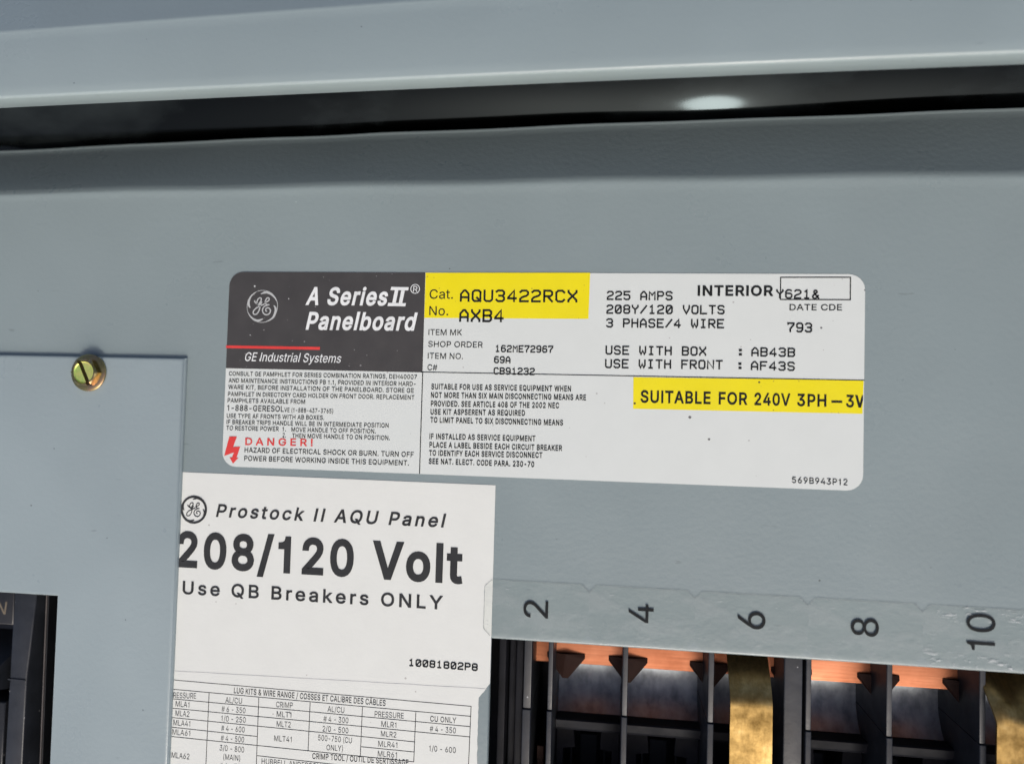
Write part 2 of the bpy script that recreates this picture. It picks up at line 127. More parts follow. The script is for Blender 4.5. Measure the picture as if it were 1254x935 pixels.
TEXT = {
 'title_text': [
  ('S', 'A', -71.62, 20.7, -0.0034, 5.79, 4.27, 25, 0.2, 0),
  ('S', 'Series', -64.72, 20.71, 0.0011, 5.74, 19.53, 25, 0.2, 0),
  ('S', 'Panelboard', -71.26, 12.82, 0.0044, 5.72, 35.26, 25, 0.2, 0),
  ('S', 'R', -36.62, 25.17, -0.0321, 1.81, 1.36, 2, 0, 0),
 ],
 'division_text': [
  ('S', 'GE Industrial Systems', -91.35, 2.53, 0.0003, 2.8, 31.93, 4, 0.2, 0),
 ],
 'catalog_text': [
  ('S', 'Cat.', -31.31, 23.01, 0.0082, 2.91, 7.42, 2, 0, 0),
  ('S', 'No.', -31.26, 17.84, 0.011, 2.85, 6.02, 2, 0, 0),
  ('M', 'AQU3422RCX', -21.7, 22.1, 0.0028, 3.9, 36.28, 8.2, 0, 0),
  ('M', 'AXB4', -21.73, 15.87, 0.0044, 4.03, 13.96, 8.2, 0, 0),
 ],
 'order_text': [
  ('S', 'ITEM MK', -31.29, 11.7, 0.004, 1.8, 10.56, 3, 0, 0),
  ('S', 'SHOP ORDER', -31.28, 8.03, 0.0006, 1.8, 17.17, 3, 0, 0),
  ('S', 'ITEM NO.', -31.28, 4.36, 0.0037, 1.8, 11.11, 3, 0, 0),
  ('S', 'C#', -31.27, 0.76, 0.0029, 1.8, 3.12, 3, 0, 0),
  ('M', '162ME72967', -10.25, 6.75, 0.0023, 2.21, 17.9, 9, 0, 0),
  ('M', '69A', -10.48, 3.34, -0.0019, 2.21, 5.12, 9, 0, 0),
  ('M', 'CB91232', -10.49, -0.12, 0.0041, 2.21, 12.68, 9, 0, 0),
 ],
 'voltage_text': [
  ('M', '225 AMPS', 23.4, 23.05, 0.0016, 2.81, 19.5, 8.5, 0, 0),
  ('M', '208Y/120 VOLTS', 23.37, 18.88, 0.0051, 2.79, 34.73, 8.5, 0, 0),
  ('M', '3 PHASE/4 WIRE', 23.39, 14.73, 0.0055, 2.79, 34.65, 8.5, 0, 0),
  ('M', 'USE WITH BOX', 23.38, 6.56, 0.0044, 2.78, 29.63, 8.5, 0, 0),
  ('M', 'AB43B', 65.91, 6.79, 0.0023, 2.73, 12.4, 8.5, 0, 0),
  ('M', 'USE WITH FRONT', 23.34, 2.49, 0.0086, 2.78, 34.52, 8.5, 0, 0),
  ('M', 'AF43S', 65.84, 2.75, -0.0005, 2.73, 12.46, 8.5, 0, 0),
  ('M', ':', 61.6, 6.85, 0.0179, 2.75, 0.63, 8.5, 0, 0),
  ('M', ':', 61.54, 2.86, 0.0202, 2.74, 0.63, 8.5, 0, 0),
 ],
 'date_code_text': [
  ('S', 'INTERIOR', 50.18, 24.53, 0.0047, 3.16, 21.75, 26, 0, 0),
  ('M', 'Y621&', 72.7, 23.92, -0.0078, 2.8, 12.21, 8.5, 0, 0),
  ('S', 'DATE CDE', 76.56, 20.5, 0.0058, 1.82, 14.67, 8, 0, 0),
  ('M', '793', 75.96, 14.05, -0.0045, 2.92, 7.03, 8.5, 0, 0),
 ],
 'instruction_text': [
  ('S', 'CONSULT GE PAMPHLET FOR SERIES COMBINATION RATINGS, DEH40007', -96.38, -2.3, 0.0034, 1.39, 61.84, 8, 0, 0),
  ('S', 'AND MAINTENANCE INSTRUCTIONS PB 1.1, PROVIDED IN INTERIOR HARD-', -96.4, -4.48, 0.0036, 1.39, 61.56, 8, 0, 0),
  ('S', 'WARE KIT, BEFORE INSTALLATION OF THE PANELBOARD. STORE GE', -96.42, -6.6, 0.0045, 1.39, 61.06, 8, 0, 0),
  ('S', 'PAMPHLET IN DIRECTORY CARD HOLDER ON FRONT DOOR. REPLACEMENT', -96.44, -8.83, 0.0058, 1.39, 61.31, 8, 0, 0),
  ('S', 'PAMPHLETS AVAILABLE FROM', -96.47, -10.89, 0.0072, 1.4, 25.96, 8, 0, 0),
  ('S', '1-888-GERESOL', -96.47, -13.5, 0.0074, 1.84, 19.03, 8, 0, 0),
  ('S', 'VE (1-888-437-3765)', -77.32, -13.41, 0.0009, 1.39, 16.11, 8, 0, 0),
  ('S', 'USE TYPE AF FRONTS WITH AB BOXES.', -96.54, -15.83, 0.0087, 1.4, 32.52, 8, 0, 0),
  ('S', 'IF BREAKER TRIPS HANDLE WILL BE IN INTERMEDIATE POSITION', -96.52, -17.78, 0.0077, 1.39, 53.45, 8, 0, 0),
  ('S', 'TO RESTORE POWER  1.', -96.55, -19.73, 0.0117, 1.4, 20.03, 8, 0, 0),
  ('S', 'MOVE HANDLE TO OFF POSITION.', -74.71, -19.55, 0.0096, 1.38, 27.58, 8, 0, 0),
  ('S', '2.', -77.57, -21.41, -0.0159, 1.39, 1.13, 8, 0, 0),
  ('S', 'THEN MOVE HANDLE TO ON POSITION.', -74.41, -21.47, 0.0086, 1.38, 31.86, 8, 0, 0),
  ('S', 'HAZARD OF ELECTRICAL SHOCK OR BURN. TURN OFF', -90.07, -26.6, 0.0077, 1.59, 55.3, 8, 0, 0),
  ('S', 'POWER BEFORE WORKING INSIDE THIS EQUIPMENT.', -90.07, -29.24, 0.0074, 1.59, 53.88, 8, 0, 0),
 ],
 'danger_text': [
  ('S', 'DANGER!', -89.93, -24.28, 0.0163, 2.36, 22.45, 16, 0, 160),
 ],
 'service_text': [
  ('S', 'SUITABLE FOR USE AS SERVICE EQUIPMENT WHEN', -29.87, -5.12, 0.0082, 1.73, 43.19, 21, 0, 8),
  ('S', 'NOT MORE THAN SIX MAIN DISCONNECTING MEANS ARE', -29.9, -7.72, 0.0089, 1.73, 47.79, 21, 0, 8),
  ('S', 'PROVIDED. SEE ARTICLE 408 OF THE 2002 NEC', -29.82, -10.37, 0.0111, 1.73, 39.69, 21, 0, 8),
  ('S', 'USE KIT ASPSERENT AS REQUIRED', -29.85, -12.91, 0.0146, 1.73, 29.4, 21, 0, 8),
  ('S', 'TO LIMIT PANEL TO SIX DISCONNECTING MEANS', -29.83, -15.39, 0.0077, 1.73, 40.99, 21, 0, 8),
  ('S', 'IF INSTALLED AS SERVICE EQUIPMENT', -29.96, -20.46, 0.0101, 1.73, 32.88, 21, 0, 8),
  ('S', 'PLACE A LABEL BESIDE EACH CIRCUIT BREAKER', -29.87, -23.04, 0.0078, 1.72, 40.95, 21, 0, 8),
  ('S', 'TO IDENTIFY EACH SERVICE DISCONNECT', -29.91, -25.57, 0.0143, 1.72, 35.08, 21, 0, 8),
  ('S', 'SEE NAT. ELECT. CODE PARA. 230-70', -29.94, -28.09, 0.0057, 1.72, 32.69, 21, 0, 8),
 ],
 'suitability_text': [
  ('S', 'SUITABLE', 34.08, -7.56, 0.003, 3.72, 20.42, 22, 0, 0),
  ('S', 'FOR', 56.82, -7.49, 0.003, 3.68, 8.25, 22, 0, 0),
  ('S', '240V', 67.02, -7.46, 0.003, 3.66, 10.14, 22, 0, 0),
  ('S', '3PH', 79.03, -7.43, 0.003, 3.63, 8.16, 22, 0, 0),
  ('S', '–', 88.59, -7.4, 0.003, 3.62, 3.01, 22, 0, 0),
  ('S', '3', 92.6, -7.39, 0.003, 3.61, 2.22, 22, 0, 0),
  ('S', 'W', 95.1, -7.38, 0.003, 3.6, 4.43, 22, 0, 0),
 ],
 'form_number_text': [
  ('S', '569B943P12', 77.92, -29.69, -0.0059, 1.8, 15.37, 6, 0, 14),
 ],
 'notice_title_text': [
  ('S', 'Prostock II AQU Panel', -98.9, -47.4, 0.0011, 4.1, 74.16, 18, 0.2, 70),
 ],
 'voltage_heading_text': [
  ('S', '208/120', -111.64, -63.97, -0.0, 11.5, 58.81, 27, 0, 0),
  ('S', 'Volt', -46.89, -64.14, -0.001, 11.79, 28.61, 27, 0, 0),
 ],
 'breaker_type_text': [
  ('S', 'Use QB Breakers ONLY', -109.15, -72.38, 0.0019, 4.16, 85.01, 15, 0, 80),
 ],
 'part_number_text': [
  ('M', '10081802P8', -34.33, -89.92, -0.0004, 2.27, 21.52, 9.5, 0, 1.2),
 ],
 'table_heading_text': [
  ('S', 'LUG KITS & WIRE RANGE / COSSES ET CALIBRE DES CÂBLES', -90.45, -102.21, -0.0051, 1.8, 49.3, 10, 0, 0),
  ('S', 'CRIMP TOOL / OUTIL DE SERTISSAGE', -63.92, -120.29, 0.0189, 1.77, 30.58, 10, 0, 0),
 ],
 'table_text': [
  ('S', 'PRESSURE', -111.84, -105.26, 0.0409, 1.76, 8.83, 3, 0, 0),
  ('S', 'AL/CU', -93.18, -105.36, 0.0071, 1.74, 5.57, 3, 0, 0),
  ('S', 'CRIMP', -76.33, -105.47, 0.0149, 1.72, 5.47, 3, 0, 0),
  ('S', 'MLA1', -109.86, -107.82, 0.0026, 1.75, 4.65, 3, 0, 0),
  ('S', '# 6 - 350', -94.3, -108.25, 0.0077, 1.74, 7.94, 3, 0, 0),
  ('S', 'MLT1', -76.03, -108.4, 0.0079, 1.72, 4.8, 3, 0, 0),
  ('S', 'MLA2', -109.81, -110.74, -0.0034, 1.75, 4.74, 3, 0, 0),
  ('S', '1/0 - 250', -94.31, -111.19, 0.0113, 1.74, 8.17, 3, 0, 0),
  ('S', 'MLT2', -75.91, -111.43, 0.0159, 1.72, 4.61, 3, 0, 0),
  ('S', 'MLA41', -110.37, -113.74, 0.0046, 1.75, 5.72, 3, 0, 0),
  ('S', '# 4 - 600', -94.18, -114.15, 0.0043, 1.73, 7.8, 3, 0, 0),
  ('S', 'MLT41', -76.54, -115.9, 0.0088, 1.72, 5.73, 3, 0, 0),
  ('S', 'MLA61', -110.61, -116.67, -0.0033, 1.75, 6.09, 3, 0, 0),
  ('S', '# 4 - 500', -94.18, -117.26, 0.011, 1.73, 7.75, 3, 0, 0),
  ('S', '3/0 - 800', -94.41, -120.29, 0.0002, 1.73, 8.12, 3, 0, 0),
  ('S', '(MAIN)', -93.11, -122.98, -0.0054, 1.73, 5.61, 3, 0, 0),
  ('S', 'MLA62', -110.51, -123.9, -0.0071, 1.75, 6.04, 3, 0, 0),
  ('S', '# 4 - 250', -94.13, -125.82, 0.0229, 1.73, 7.97, 3, 0, 0),
  ('S', 'HUBBELL ANDERSON', -80.38, -123.24, -0.0033, 1.71, 19.19, 3, 0, 0),
  ('S', 'AL/CU', -59.56, -105.57, -0.0004, 1.71, 5.37, 3, 0, 0),
  ('S', 'PRESSURE', -44.47, -105.94, 0.0149, 1.69, 9.16, 3, 0, 0),
  ('S', '# 4 - 300', -60.77, -108.67, 0.0112, 1.71, 8.01, 3, 0, 0),
  ('S', 'MLR1', -42.29, -108.75, -0.0072, 1.69, 4.75, 3, 0, 0),
  ('S', '# 4 - 350', -27.03, -108.97, 0.0044, 1.67, 8.06, 3, 0, 0),
  ('S', '2/0 - 500', -60.92, -111.69, 0.005, 1.7, 8.27, 3, 0, 0),
  ('S', 'MLR2', -42.28, -111.73, 0.0045, 1.69, 4.84, 3, 0, 0),
  ('S', '500-750 (CU', -62.27, -114.52, -0.0025, 1.7, 10.82, 3, 0, 0),
  ('S', 'ONLY)', -59.47, -117.29, 0.0126, 1.7, 5.28, 3, 0, 0),
  ('S', 'MLR41', -43.04, -114.8, 0.0079, 1.69, 6.04, 3, 0, 0),
  ('S', 'MLR61', -43.06, -117.82, 0.0164, 1.69, 6.04, 3, 0, 0),
  ('S', '1/0 - 600', -27.06, -114.83, 0.0096, 1.67, 8.26, 3, 0, 0),
  ('S', 'CU ONLY', -27.0, -105.98, 0.0078, 1.68, 8.06, 9, 0, 0),
 ],
}
NUM = [('2', 8.08, -72.88, 7.36, 5.06), ('4', 39.22, -72.37, 7.3, 5.3), ('6', 70.98, -72.21, 7.69, 4.98), ('8', 102.12, -72.28, 7.39, 5.04), ('10', 132.93, -74.13, 7.36, 10.02)]
POLY = {
 'header': [(-32.91, 31.14), (-32.72, 0.1), (-97.52, 0.01)],
 'red_bar': [(-97.8, 6.56), (-66.25, 6.54), (-66.28, 7.45), (-97.72, 7.43)],
 'two_top': [(-43.88, 25.65), (-38.2, 25.58), (-38.07, 26.59), (-43.69, 26.67)],
 'two_bot': [(-44.69, 20.63), (-38.96, 20.58), (-38.78, 21.59), (-44.51, 21.64)],
 'two_s1': [(-43.2, 21.66), (-42.05, 21.67), (-41.36, 25.61), (-42.51, 25.61)],
 'two_s2': [(-41.12, 21.62), (-39.98, 21.63), (-39.29, 25.57), (-40.44, 25.57)],
 'reg_c': [(-35.99, 26.08), (-34.59, 26.08)],
 'cat_yellow': [(-32.81, 31.15), (-32.8, 17.06), (18.04, 17.32), (18.24, 31.34)],
 'suit_yellow': [(31.97, -9.43), (97.17, -9.13), (97.4, 0.47), (31.83, -0.0)],
 'date_box': [(73.92, 30.2), (93.46, 30.29), (93.47, 23.77), (73.95, 23.67)],
 'hline': [(-33.49, 0.21), (97.54, 0.39)],
 'vline': [(-33.05, 30.91), (-32.75, -30.77)],
 'bolt': [(-95.43, -21.7), (-92.85, -21.62), (-93.97, -25.01), (-91.57, -24.77), (-92.68, -28.36), (-92.05, -28.39), (-93.8, -30.29), (-95.03, -28.34), (-94.23, -28.31), (-93.61, -26.72), (-96.88, -27.97)],
 'paper': [(-115.67, -33.49), (-8.92, -33.85), (-8.85, -93.29), (-12.23, -97.68), (-12.2, -120.0), (-114.29, -128.89)],
 'crease': [(-111.72, -96.72), (-8.98, -94.84)],
 'table': [((-111.73, -99.57), (-14.51, -100.51)), ((-111.83, -102.51), (-14.63, -103.49)), ((-111.83, -105.52), (-14.63, -106.55)), ((-111.79, -108.44), (-14.7, -109.61)), ((-111.88, -111.37), (-31.75, -112.47)), ((-111.89, -114.37), (-82.31, -114.97)), ((-48.36, -115.33), (-31.82, -115.51)), ((-111.94, -117.29), (-31.72, -118.46)), ((-81.93, -120.85), (-55.98, -121.4)), ((-98.72, -102.87), (-98.82, -126.43)), ((-82.12, -103.12), (-82.07, -124.98)), ((-65.28, -103.25), (-65.38, -118.03)), ((-48.44, -103.43), (-48.57, -118.16)), ((-31.56, -103.66), (-31.72, -118.46)), ((-14.51, -100.51), (-14.8, -119.17))],
 'logo_lines': [[(-0.523, 0.342), (-0.446, 0.216), (-0.271, 0.144), (-0.136, 0.288), (-0.078, 0.45), (-0.167, 0.532), (-0.302, 0.45), (-0.368, 0.252), (-0.271, 0.09), (-0.147, 0.137), (-0.047, 0.27)], [(-0.07, 0.252), (-0.136, 0.036), (-0.213, -0.288), (-0.388, -0.496), (-0.562, -0.468), (-0.562, -0.288), (-0.388, -0.108), (-0.155, 0.018), (0.116, 0.144)], [(0.194, 0.252), (0.388, 0.353), (0.434, 0.475), (0.337, 0.54), (0.221, 0.432), (0.174, 0.252), (0.271, 0.119), (0.434, 0.108)], [(0.341, 0.09), (0.116, -0.018), (0.019, -0.216), (0.097, -0.432), (0.291, -0.522), (0.484, -0.432), (0.543, -0.234), (0.426, -0.097), (0.279, -0.108), (0.221, -0.234), (0.295, -0.299)]],
 'logo_swash': [[(-0.097, 0.791), (0.194, 0.878), (0.484, 0.802), (0.775, 0.568), (0.93, 0.324)], [(-0.806, -0.072), (-0.899, 0.108), (-0.891, 0.36), (-0.736, 0.665), (-0.465, 0.881)], [(0.05, -0.791), (-0.233, -0.885), (-0.484, -0.835), (-0.736, -0.647), (-0.911, -0.414)], [(0.767, 0.054), (0.884, -0.18), (0.775, -0.612), (0.543, -0.827), (0.271, -0.953)]],
 'logo1': ((-85.99, 20.13), 5.31),
 'logo2': ((-106.46, -45.44), 4.59),
 'stk_top': [(-9.12, -63.1), (17.83, -62.25), (20.18, -64.09), (22.11, -62.4), (49.26, -62.22), (51.04, -63.82), (52.76, -62.21), (80.21, -62.4), (82.78, -63.99), (84.5, -62.53), (111.46, -62.07), (113.72, -64.45), (115.61, -62.22), (140.39, -62.17)],
 'stk_left': [(-9.12, -63.1), (-11.43, -65.66), (-11.1, -76.96), (-8.83, -79.03)],
}

# ---------------------------------------------------------------- materials
def nodes(name):
    m = bpy.data.materials.new(name)
    m.use_nodes = True
    nt = m.node_tree
    b = nt.nodes['Principled BSDF']
    return m, nt, b

def coords(nt, scale=(1, 1, 1), kind='Object'):
    tc = nt.nodes.new("ShaderNodeTexCoord")
    mp = nt.nodes.new("ShaderNodeMapping")
    mp.inputs['Scale'].default_value = scale
    nt.links.new(tc.outputs[kind], mp.inputs['Vector'])
    return mp.outputs['Vector']

def noise(nt, vec, scale, detail=3.0, rough=0.5):
    n = nt.nodes.new("ShaderNodeTexNoise")
    n.inputs['Scale'].default_value = scale
    n.inputs['Detail'].default_value = detail
    n.inputs['Roughness'].default_value = rough
    nt.links.new(vec, n.inputs['Vector'])
    return n.outputs['Fac']

def ramp(nt, fac, stops):
    r = nt.nodes.new("ShaderNodeValToRGB")
    e = r.color_ramp.elements
    while len(e) < len(stops):
        e.new(0.5)
    for el, (p, c) in zip(e, stops):
        el.position = p
        el.color = (*c, 1) if len(c) == 3 else c
    nt.links.new(fac, r.inputs['Fac'])
    return r.outputs['Color']

def val(nt, fac, a, b, lo=0.3, hi=0.7):
    r = nt.nodes.new("ShaderNodeMapRange")
    r.inputs['From Min'].default_value = lo
    r.inputs['From Max'].default_value = hi
    r.inputs['To Min'].default_value = a
    r.inputs['To Max'].default_value = b
    nt.links.new(fac, r.inputs['Value'])
    return r.outputs['Result']

def mix(nt, fac, a, b):
    m = nt.nodes.new("ShaderNodeMix")
    m.data_type = 'RGBA'
    if isinstance(fac, float):
        m.inputs['Factor'].default_value = fac
    else:
        nt.links.new(fac, m.inputs['Factor'])
    for s, v in ((m.inputs[6], a), (m.inputs[7], b)):
        if isinstance(v, tuple):
            s.default_value = (*v, 1)
        else:
            nt.links.new(v, s)
    return m.outputs[2]

def specks(nt, vec, cell_mm, size, share):
    """1 inside small random dots, else 0"""
    v = nt.nodes.new("ShaderNodeTexVoronoi")
    v.inputs['Scale'].default_value = 1000.0 / cell_mm
    nt.links.new(vec, v.inputs['Vector'])
    sep = nt.nodes.new("ShaderNodeSeparateColor")
    nt.links.new(v.outputs['Color'], sep.inputs[0])
    g = nt.nodes.new("ShaderNodeMath"); g.operation = 'LESS_THAN'
    g.inputs[1].default_value = share
    nt.links.new(sep.outputs[0], g.inputs[0])
    rad = nt.nodes.new("ShaderNodeMath"); rad.operation = 'MULTIPLY'
    rad.inputs[1].default_value = size
    nt.links.new(sep.outputs[1], rad.inputs[0])
    d = nt.nodes.new("ShaderNodeMath"); d.operation = 'LESS_THAN'
    nt.links.new(v.outputs['Distance'], d.inputs[0])
    nt.links.new(rad.outputs[0], d.inputs[1])
    m = nt.nodes.new("ShaderNodeMath"); m.operation = 'MULTIPLY'
    nt.links.new(g.outputs[0], m.inputs[0])
    nt.links.new(d.outputs[0], m.inputs[1])
    return m.outputs[0]

def bump(nt, b, height, strength, dist):
    n = nt.nodes.new("ShaderNodeBump")
    n.inputs['Strength'].default_value = strength
    n.inputs['Distance'].default_value = dist
    nt.links.new(height, n.inputs['Height'])
    nt.links.new(n.outputs[0], b.inputs['Normal'])
    return n

def painted_steel(name, col, rough=0.33, peel=0.16, dirt=0.06, patch=0.0):
    m, nt, b = nodes(name)
    v = coords(nt)
    big = noise(nt, v, 14, 3, 0.55)
    c = mix(nt, val(nt, big, 0.0, 1.0, 0.3, 0.7), tuple(x * 0.95 for x in col), tuple(x * 1.05 for x in col))
    dust = specks(nt, v, 7.0, 0.05, 0.6)
    c = mix(nt, dust, c, tuple(x * 0.45 for x in col))
    pale = specks(nt, coords(nt, (1.03, 0.97, 1.1)), 12.0, 0.03, 0.6)
    c = mix(nt, pale, c, tuple(min(1, x * 2.2) for x in col))
    sv = coords(nt, (0.35, 1.6, 1.0))
    scuff = noise(nt, sv, 260, 2, 0.6)
    c = mix(nt, val(nt, scuff, 0.0, 0.5, 0.735, 0.78), c, tuple(x * 0.6 for x in col))
    nt.links.new(c, b.inputs['Base Color'])
    nt.links.new(val(nt, noise(nt, v, 24, 5, 0.65), rough - 0.10, rough + 0.15), b.inputs['Roughness'])
    b.inputs['Specular IOR Level'].default_value = 0.5
    pe = noise(nt, v, 620, 2, 0.5)
    bump(nt, b, pe, peel, 0.0004)
    return m

def simple(name, col, rough=0.5, metallic=0.0, speck=None, vary=0.08, spec=0.5, bumps=None):
    m, nt, b = nodes(name)
    v = coords(nt)
    n = noise(nt, v, 90, 4, 0.6)
    c = mix(nt, val(nt, n, 0.0, 1.0), tuple(x * (1 - vary) for x in col), tuple(min(1, x * (1 + vary)) for x in col))
    if speck:
        for cell, size, share, sc in speck:
            c = mix(nt, specks(nt, coords(nt, (1, 1 + 0.01 * cell, 1)), cell, size, share), c, sc)
    nt.links.new(c, b.inputs['Base Color'])
    nt.links.new(val(nt, noise(nt, v, 150, 3, 0.6), max(0.05, rough - 0.07), rough + 0.09), b.inputs['Roughness'])
    b.inputs['Metallic'].default_value = metallic
    b.inputs['Specular IOR Level'].default_value = spec
    if bumps:
        bump(nt, b, noise(nt, v, bumps[0], 3, 0.6), bumps[1], bumps[2])
    return m

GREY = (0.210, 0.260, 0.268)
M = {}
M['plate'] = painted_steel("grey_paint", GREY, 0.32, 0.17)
M['cover'] = painted_steel("grey_paint_cover_lit", (0.262, 0.322, 0.340), 0.33, 0.17)  # paler than the plate: brighter light at the left put into the base
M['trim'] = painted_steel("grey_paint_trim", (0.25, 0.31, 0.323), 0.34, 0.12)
M['dark_inside'] = simple("dark_inner_steel", (0.012, 0.014, 0.015), 0.55)
M['paper'] = simple("white_label_stock", (0.585, 0.625, 0.607), 0.42, vary=0.015, bumps=(900, 0.05, 0.0003),
                    speck=((2.6, 0.11, 0.3, (0.40, 0.41, 0.40)), (6.0, 0.08, 0.3, (0.12, 0.12, 0.12))))
M['notice_paper'] = simple("notice_paper", (0.635, 0.66, 0.63), 0.6, vary=0.02, bumps=(500, 0.12, 0.0004),
                           speck=((3.5, 0.10, 0.25, (0.42, 0.42, 0.40)), (9.0, 0.06, 0.3, (0.12, 0.12, 0.12))))
M['header'] = simple("charcoal_print", (0.049, 0.047, 0.046), 0.42, vary=0.12,
                     speck=((1.9, 0.15, 0.4, (0.20, 0.20, 0.20)), (3.1, 0.11, 0.4, (0.5, 0.52, 0.52))))
M['yellow'] = simple("yellow_print", (0.74, 0.64, 0.002), 0.42, vary=0.03,
                     speck=((1.8, 0.13, 0.35, (0.42, 0.34, 0.02)), (4.0, 0.09, 0.3, (0.08, 0.07, 0.02))))
M['red'] = simple("red_print", (0.62, 0.045, 0.04), 0.45)
M['white_ink'] = simple("white_print", (0.70, 0.73, 0.73), 0.45)
M['silver_ink'] = simple("silver_print", (0.42, 0.44, 0.44), 0.45)
M['ink'] = simple("black_print", (0.016, 0.018, 0.019), 0.65, vary=0.2, spec=0.1)
M['grey_ink'] = simple("dark_grey_print", (0.036, 0.038, 0.04), 0.65, vary=0.2, spec=0.1)
M['fine_ink'] = simple("fine_grey_print", (0.075, 0.08, 0.082), 0.65, vary=0.25, spec=0.1)
M['crease'] = simple("paper_crease", (0.55, 0.56, 0.55), 0.7, vary=0.12)
M['film_edge'] = simple("film_edge_dirt", (0.155, 0.18, 0.185), 0.5, vary=0.6)
M['black'] = simple("black_plastic", (0.012, 0.0135, 0.016), 0.34, vary=0.3, speck=((5.0, 0.05, 0.25, (0.25, 0.25, 0.25)),), bumps=(300, 0.08, 0.0004))
M['divider'] = simple("dusty_black_plastic", (0.017, 0.020, 0.025), 0.4, vary=0.4, speck=((3.0, 0.09, 0.3, (0.3, 0.31, 0.32)),), bumps=(350, 0.15, 0.0004))
M['frame'] = simple("breaker_edge", (0.10, 0.09, 0.085), 0.45, vary=0.2)
M['matte_black'] = simple('matte_black_plastic', (0.010, 0.011, 0.015), 0.6, vary=0.4, spec=0.15)
M['tan_ink'] = simple("tan_print", (0.16, 0.135, 0.10), 0.6, vary=0.2, spec=0.2)
M['tab'] = simple("shaded_copper", (0.018, 0.007, 0.005), 0.6, vary=0.35, spec=0.12)  # near-black copper: the shade on the stabs is put into the base colour

def black_bowl():
    m, nt, b = nodes("smudged_black_plastic")
    v = coords(nt, (1.6, 1, 1))
    n = noise(nt, v, 130, 4, 0.62)
    c = ramp(nt, n, ((0.30, (0.13, 0.15, 0.165)), (0.70, (0.40, 0.44, 0.47))))
    nt.links.new(c, b.inputs['Base Color'])
    nt.links.new(val(nt, n, 0.36, 0.46), b.inputs['Roughness'])
    b.inputs['Metallic'].default_value = 0.45
    return m
M['bowl'] = black_bowl()

def brushed(name, stops, rough, scale, axis, strength=0.12, metal=1.0):
    m, nt, b = nodes(name)
    v = coords(nt)
    blot = noise(nt, v, scale, 5, 0.65)
    c = ramp(nt, blot, stops)
    st = coords(nt, axis)
    line = noise(nt, st, 900, 3, 0.6)
    c = mix(nt, val(nt, line, 0.0, 0.35), c, (stops[0][1][0] * 0.6, stops[0][1][1] * 0.6, stops[0][1][2] * 0.6))
    nt.links.new(c, b.inputs['Base Color'])
    b.inputs['Metallic'].default_value = metal
    nt.links.new(val(nt, blot, rough + 0.1, rough - 0.06), b.inputs['Roughness'])
    bump(nt, b, line, strength, 0.0003)
    return m
M['copper'] = brushed("copper", ((0.3, (0.35, 0.125, 0.062)), (0.7, (0.47, 0.195, 0.108))), 0.5, 60, (0.06, 1.4, 1))
M['brass'] = brushed("tarnished_brass", ((0.34, (0.15, 0.092, 0.028)), (0.47, (0.42, 0.28, 0.10)), (0.64, (0.68, 0.50, 0.22))), 0.38, 58, (1.1, 0.45, 1))
M['chromate'] = brushed("yellow_zinc", ((0.33, (0.34, 0.29, 0.12)), (0.5, (0.50, 0.40, 0.17)), (0.66, (0.58, 0.36, 0.24))), 0.2, 150, (1, 1, 1), 0.03)
M['chromate_lit'] = brushed("lit_zinc_dish", ((0.36, (0.62, 0.85, 0.22)), (0.52, (0.95, 0.95, 0.28)), (0.66, (0.98, 0.85, 0.38))), 0.34, 210, (1, 0.4, 1), 0.1, 0.75)  # brighter copy of the zinc: light on the upward dish put into its colour

def clear_film(name, scuff):
    m, nt, b = nodes(name)
    v = coords(nt, (0.75, 1.5, 1))
    blot = noise(nt, v, 95, 5, 0.6)
    streak = noise(nt, coords(nt, (0.55, 1.9, 1)), 330, 4, 0.7)
    b.inputs['Base Color'].default_value = (0.62, 0.66, 0.66, 1)
    b.inputs['Roughness'].default_value = 0.28
    tr = nt.nodes.new("ShaderNodeBsdfTransparent")
    tr.inputs['Color'].default_value = (0.97, 0.975, 0.965, 1)
    a = val(nt, blot, 0.0, 0.10, 0.48, 0.60)
    sep = nt.nodes.new("ShaderNodeSeparateXYZ")
    nt.links.new(coords(nt), sep.inputs[0])
    up = nt.nodes.new("ShaderNodeMath"); up.operation = 'ABSOLUTE'
    nt.links.new(sep.outputs[1], up.inputs[0])
    near_edge = val(nt, up.outputs[0], 0.15, 1.0, 0.0035, 0.0080)
    s0 = val(nt, streak, 0.0, 0.8, scuff, scuff + 0.08)
    sm = nt.nodes.new("ShaderNodeMath"); sm.operation = 'MULTIPLY'
    nt.links.new(s0, sm.inputs[0]); nt.links.new(near_edge, sm.inputs[1])
    s = sm.outputs[0]
    mx = nt.nodes.new("ShaderNodeMath"); mx.operation = 'MAXIMUM'
    nt.links.new(a, mx.inputs[0]); nt.links.new(s, mx.inputs[1])
    ms = nt.nodes.new("ShaderNodeMixShader")
    nt.links.new(mx.outputs[0], ms.inputs[0])
    nt.links.new(tr.outputs[0], ms.inputs[1])
    nt.links.new(b.outputs[0], ms.inputs[2])
    bump(nt, b, blot, 0.12, 0.0005)
    nt.links.new(ms.outputs[0], nt.nodes['Material Output'].inputs['Surface'])
    return m
M['film'] = clear_film("clear_film", 0.62)
M['film_scuffed'] = clear_film("scuffed_clear_film", 0.54)

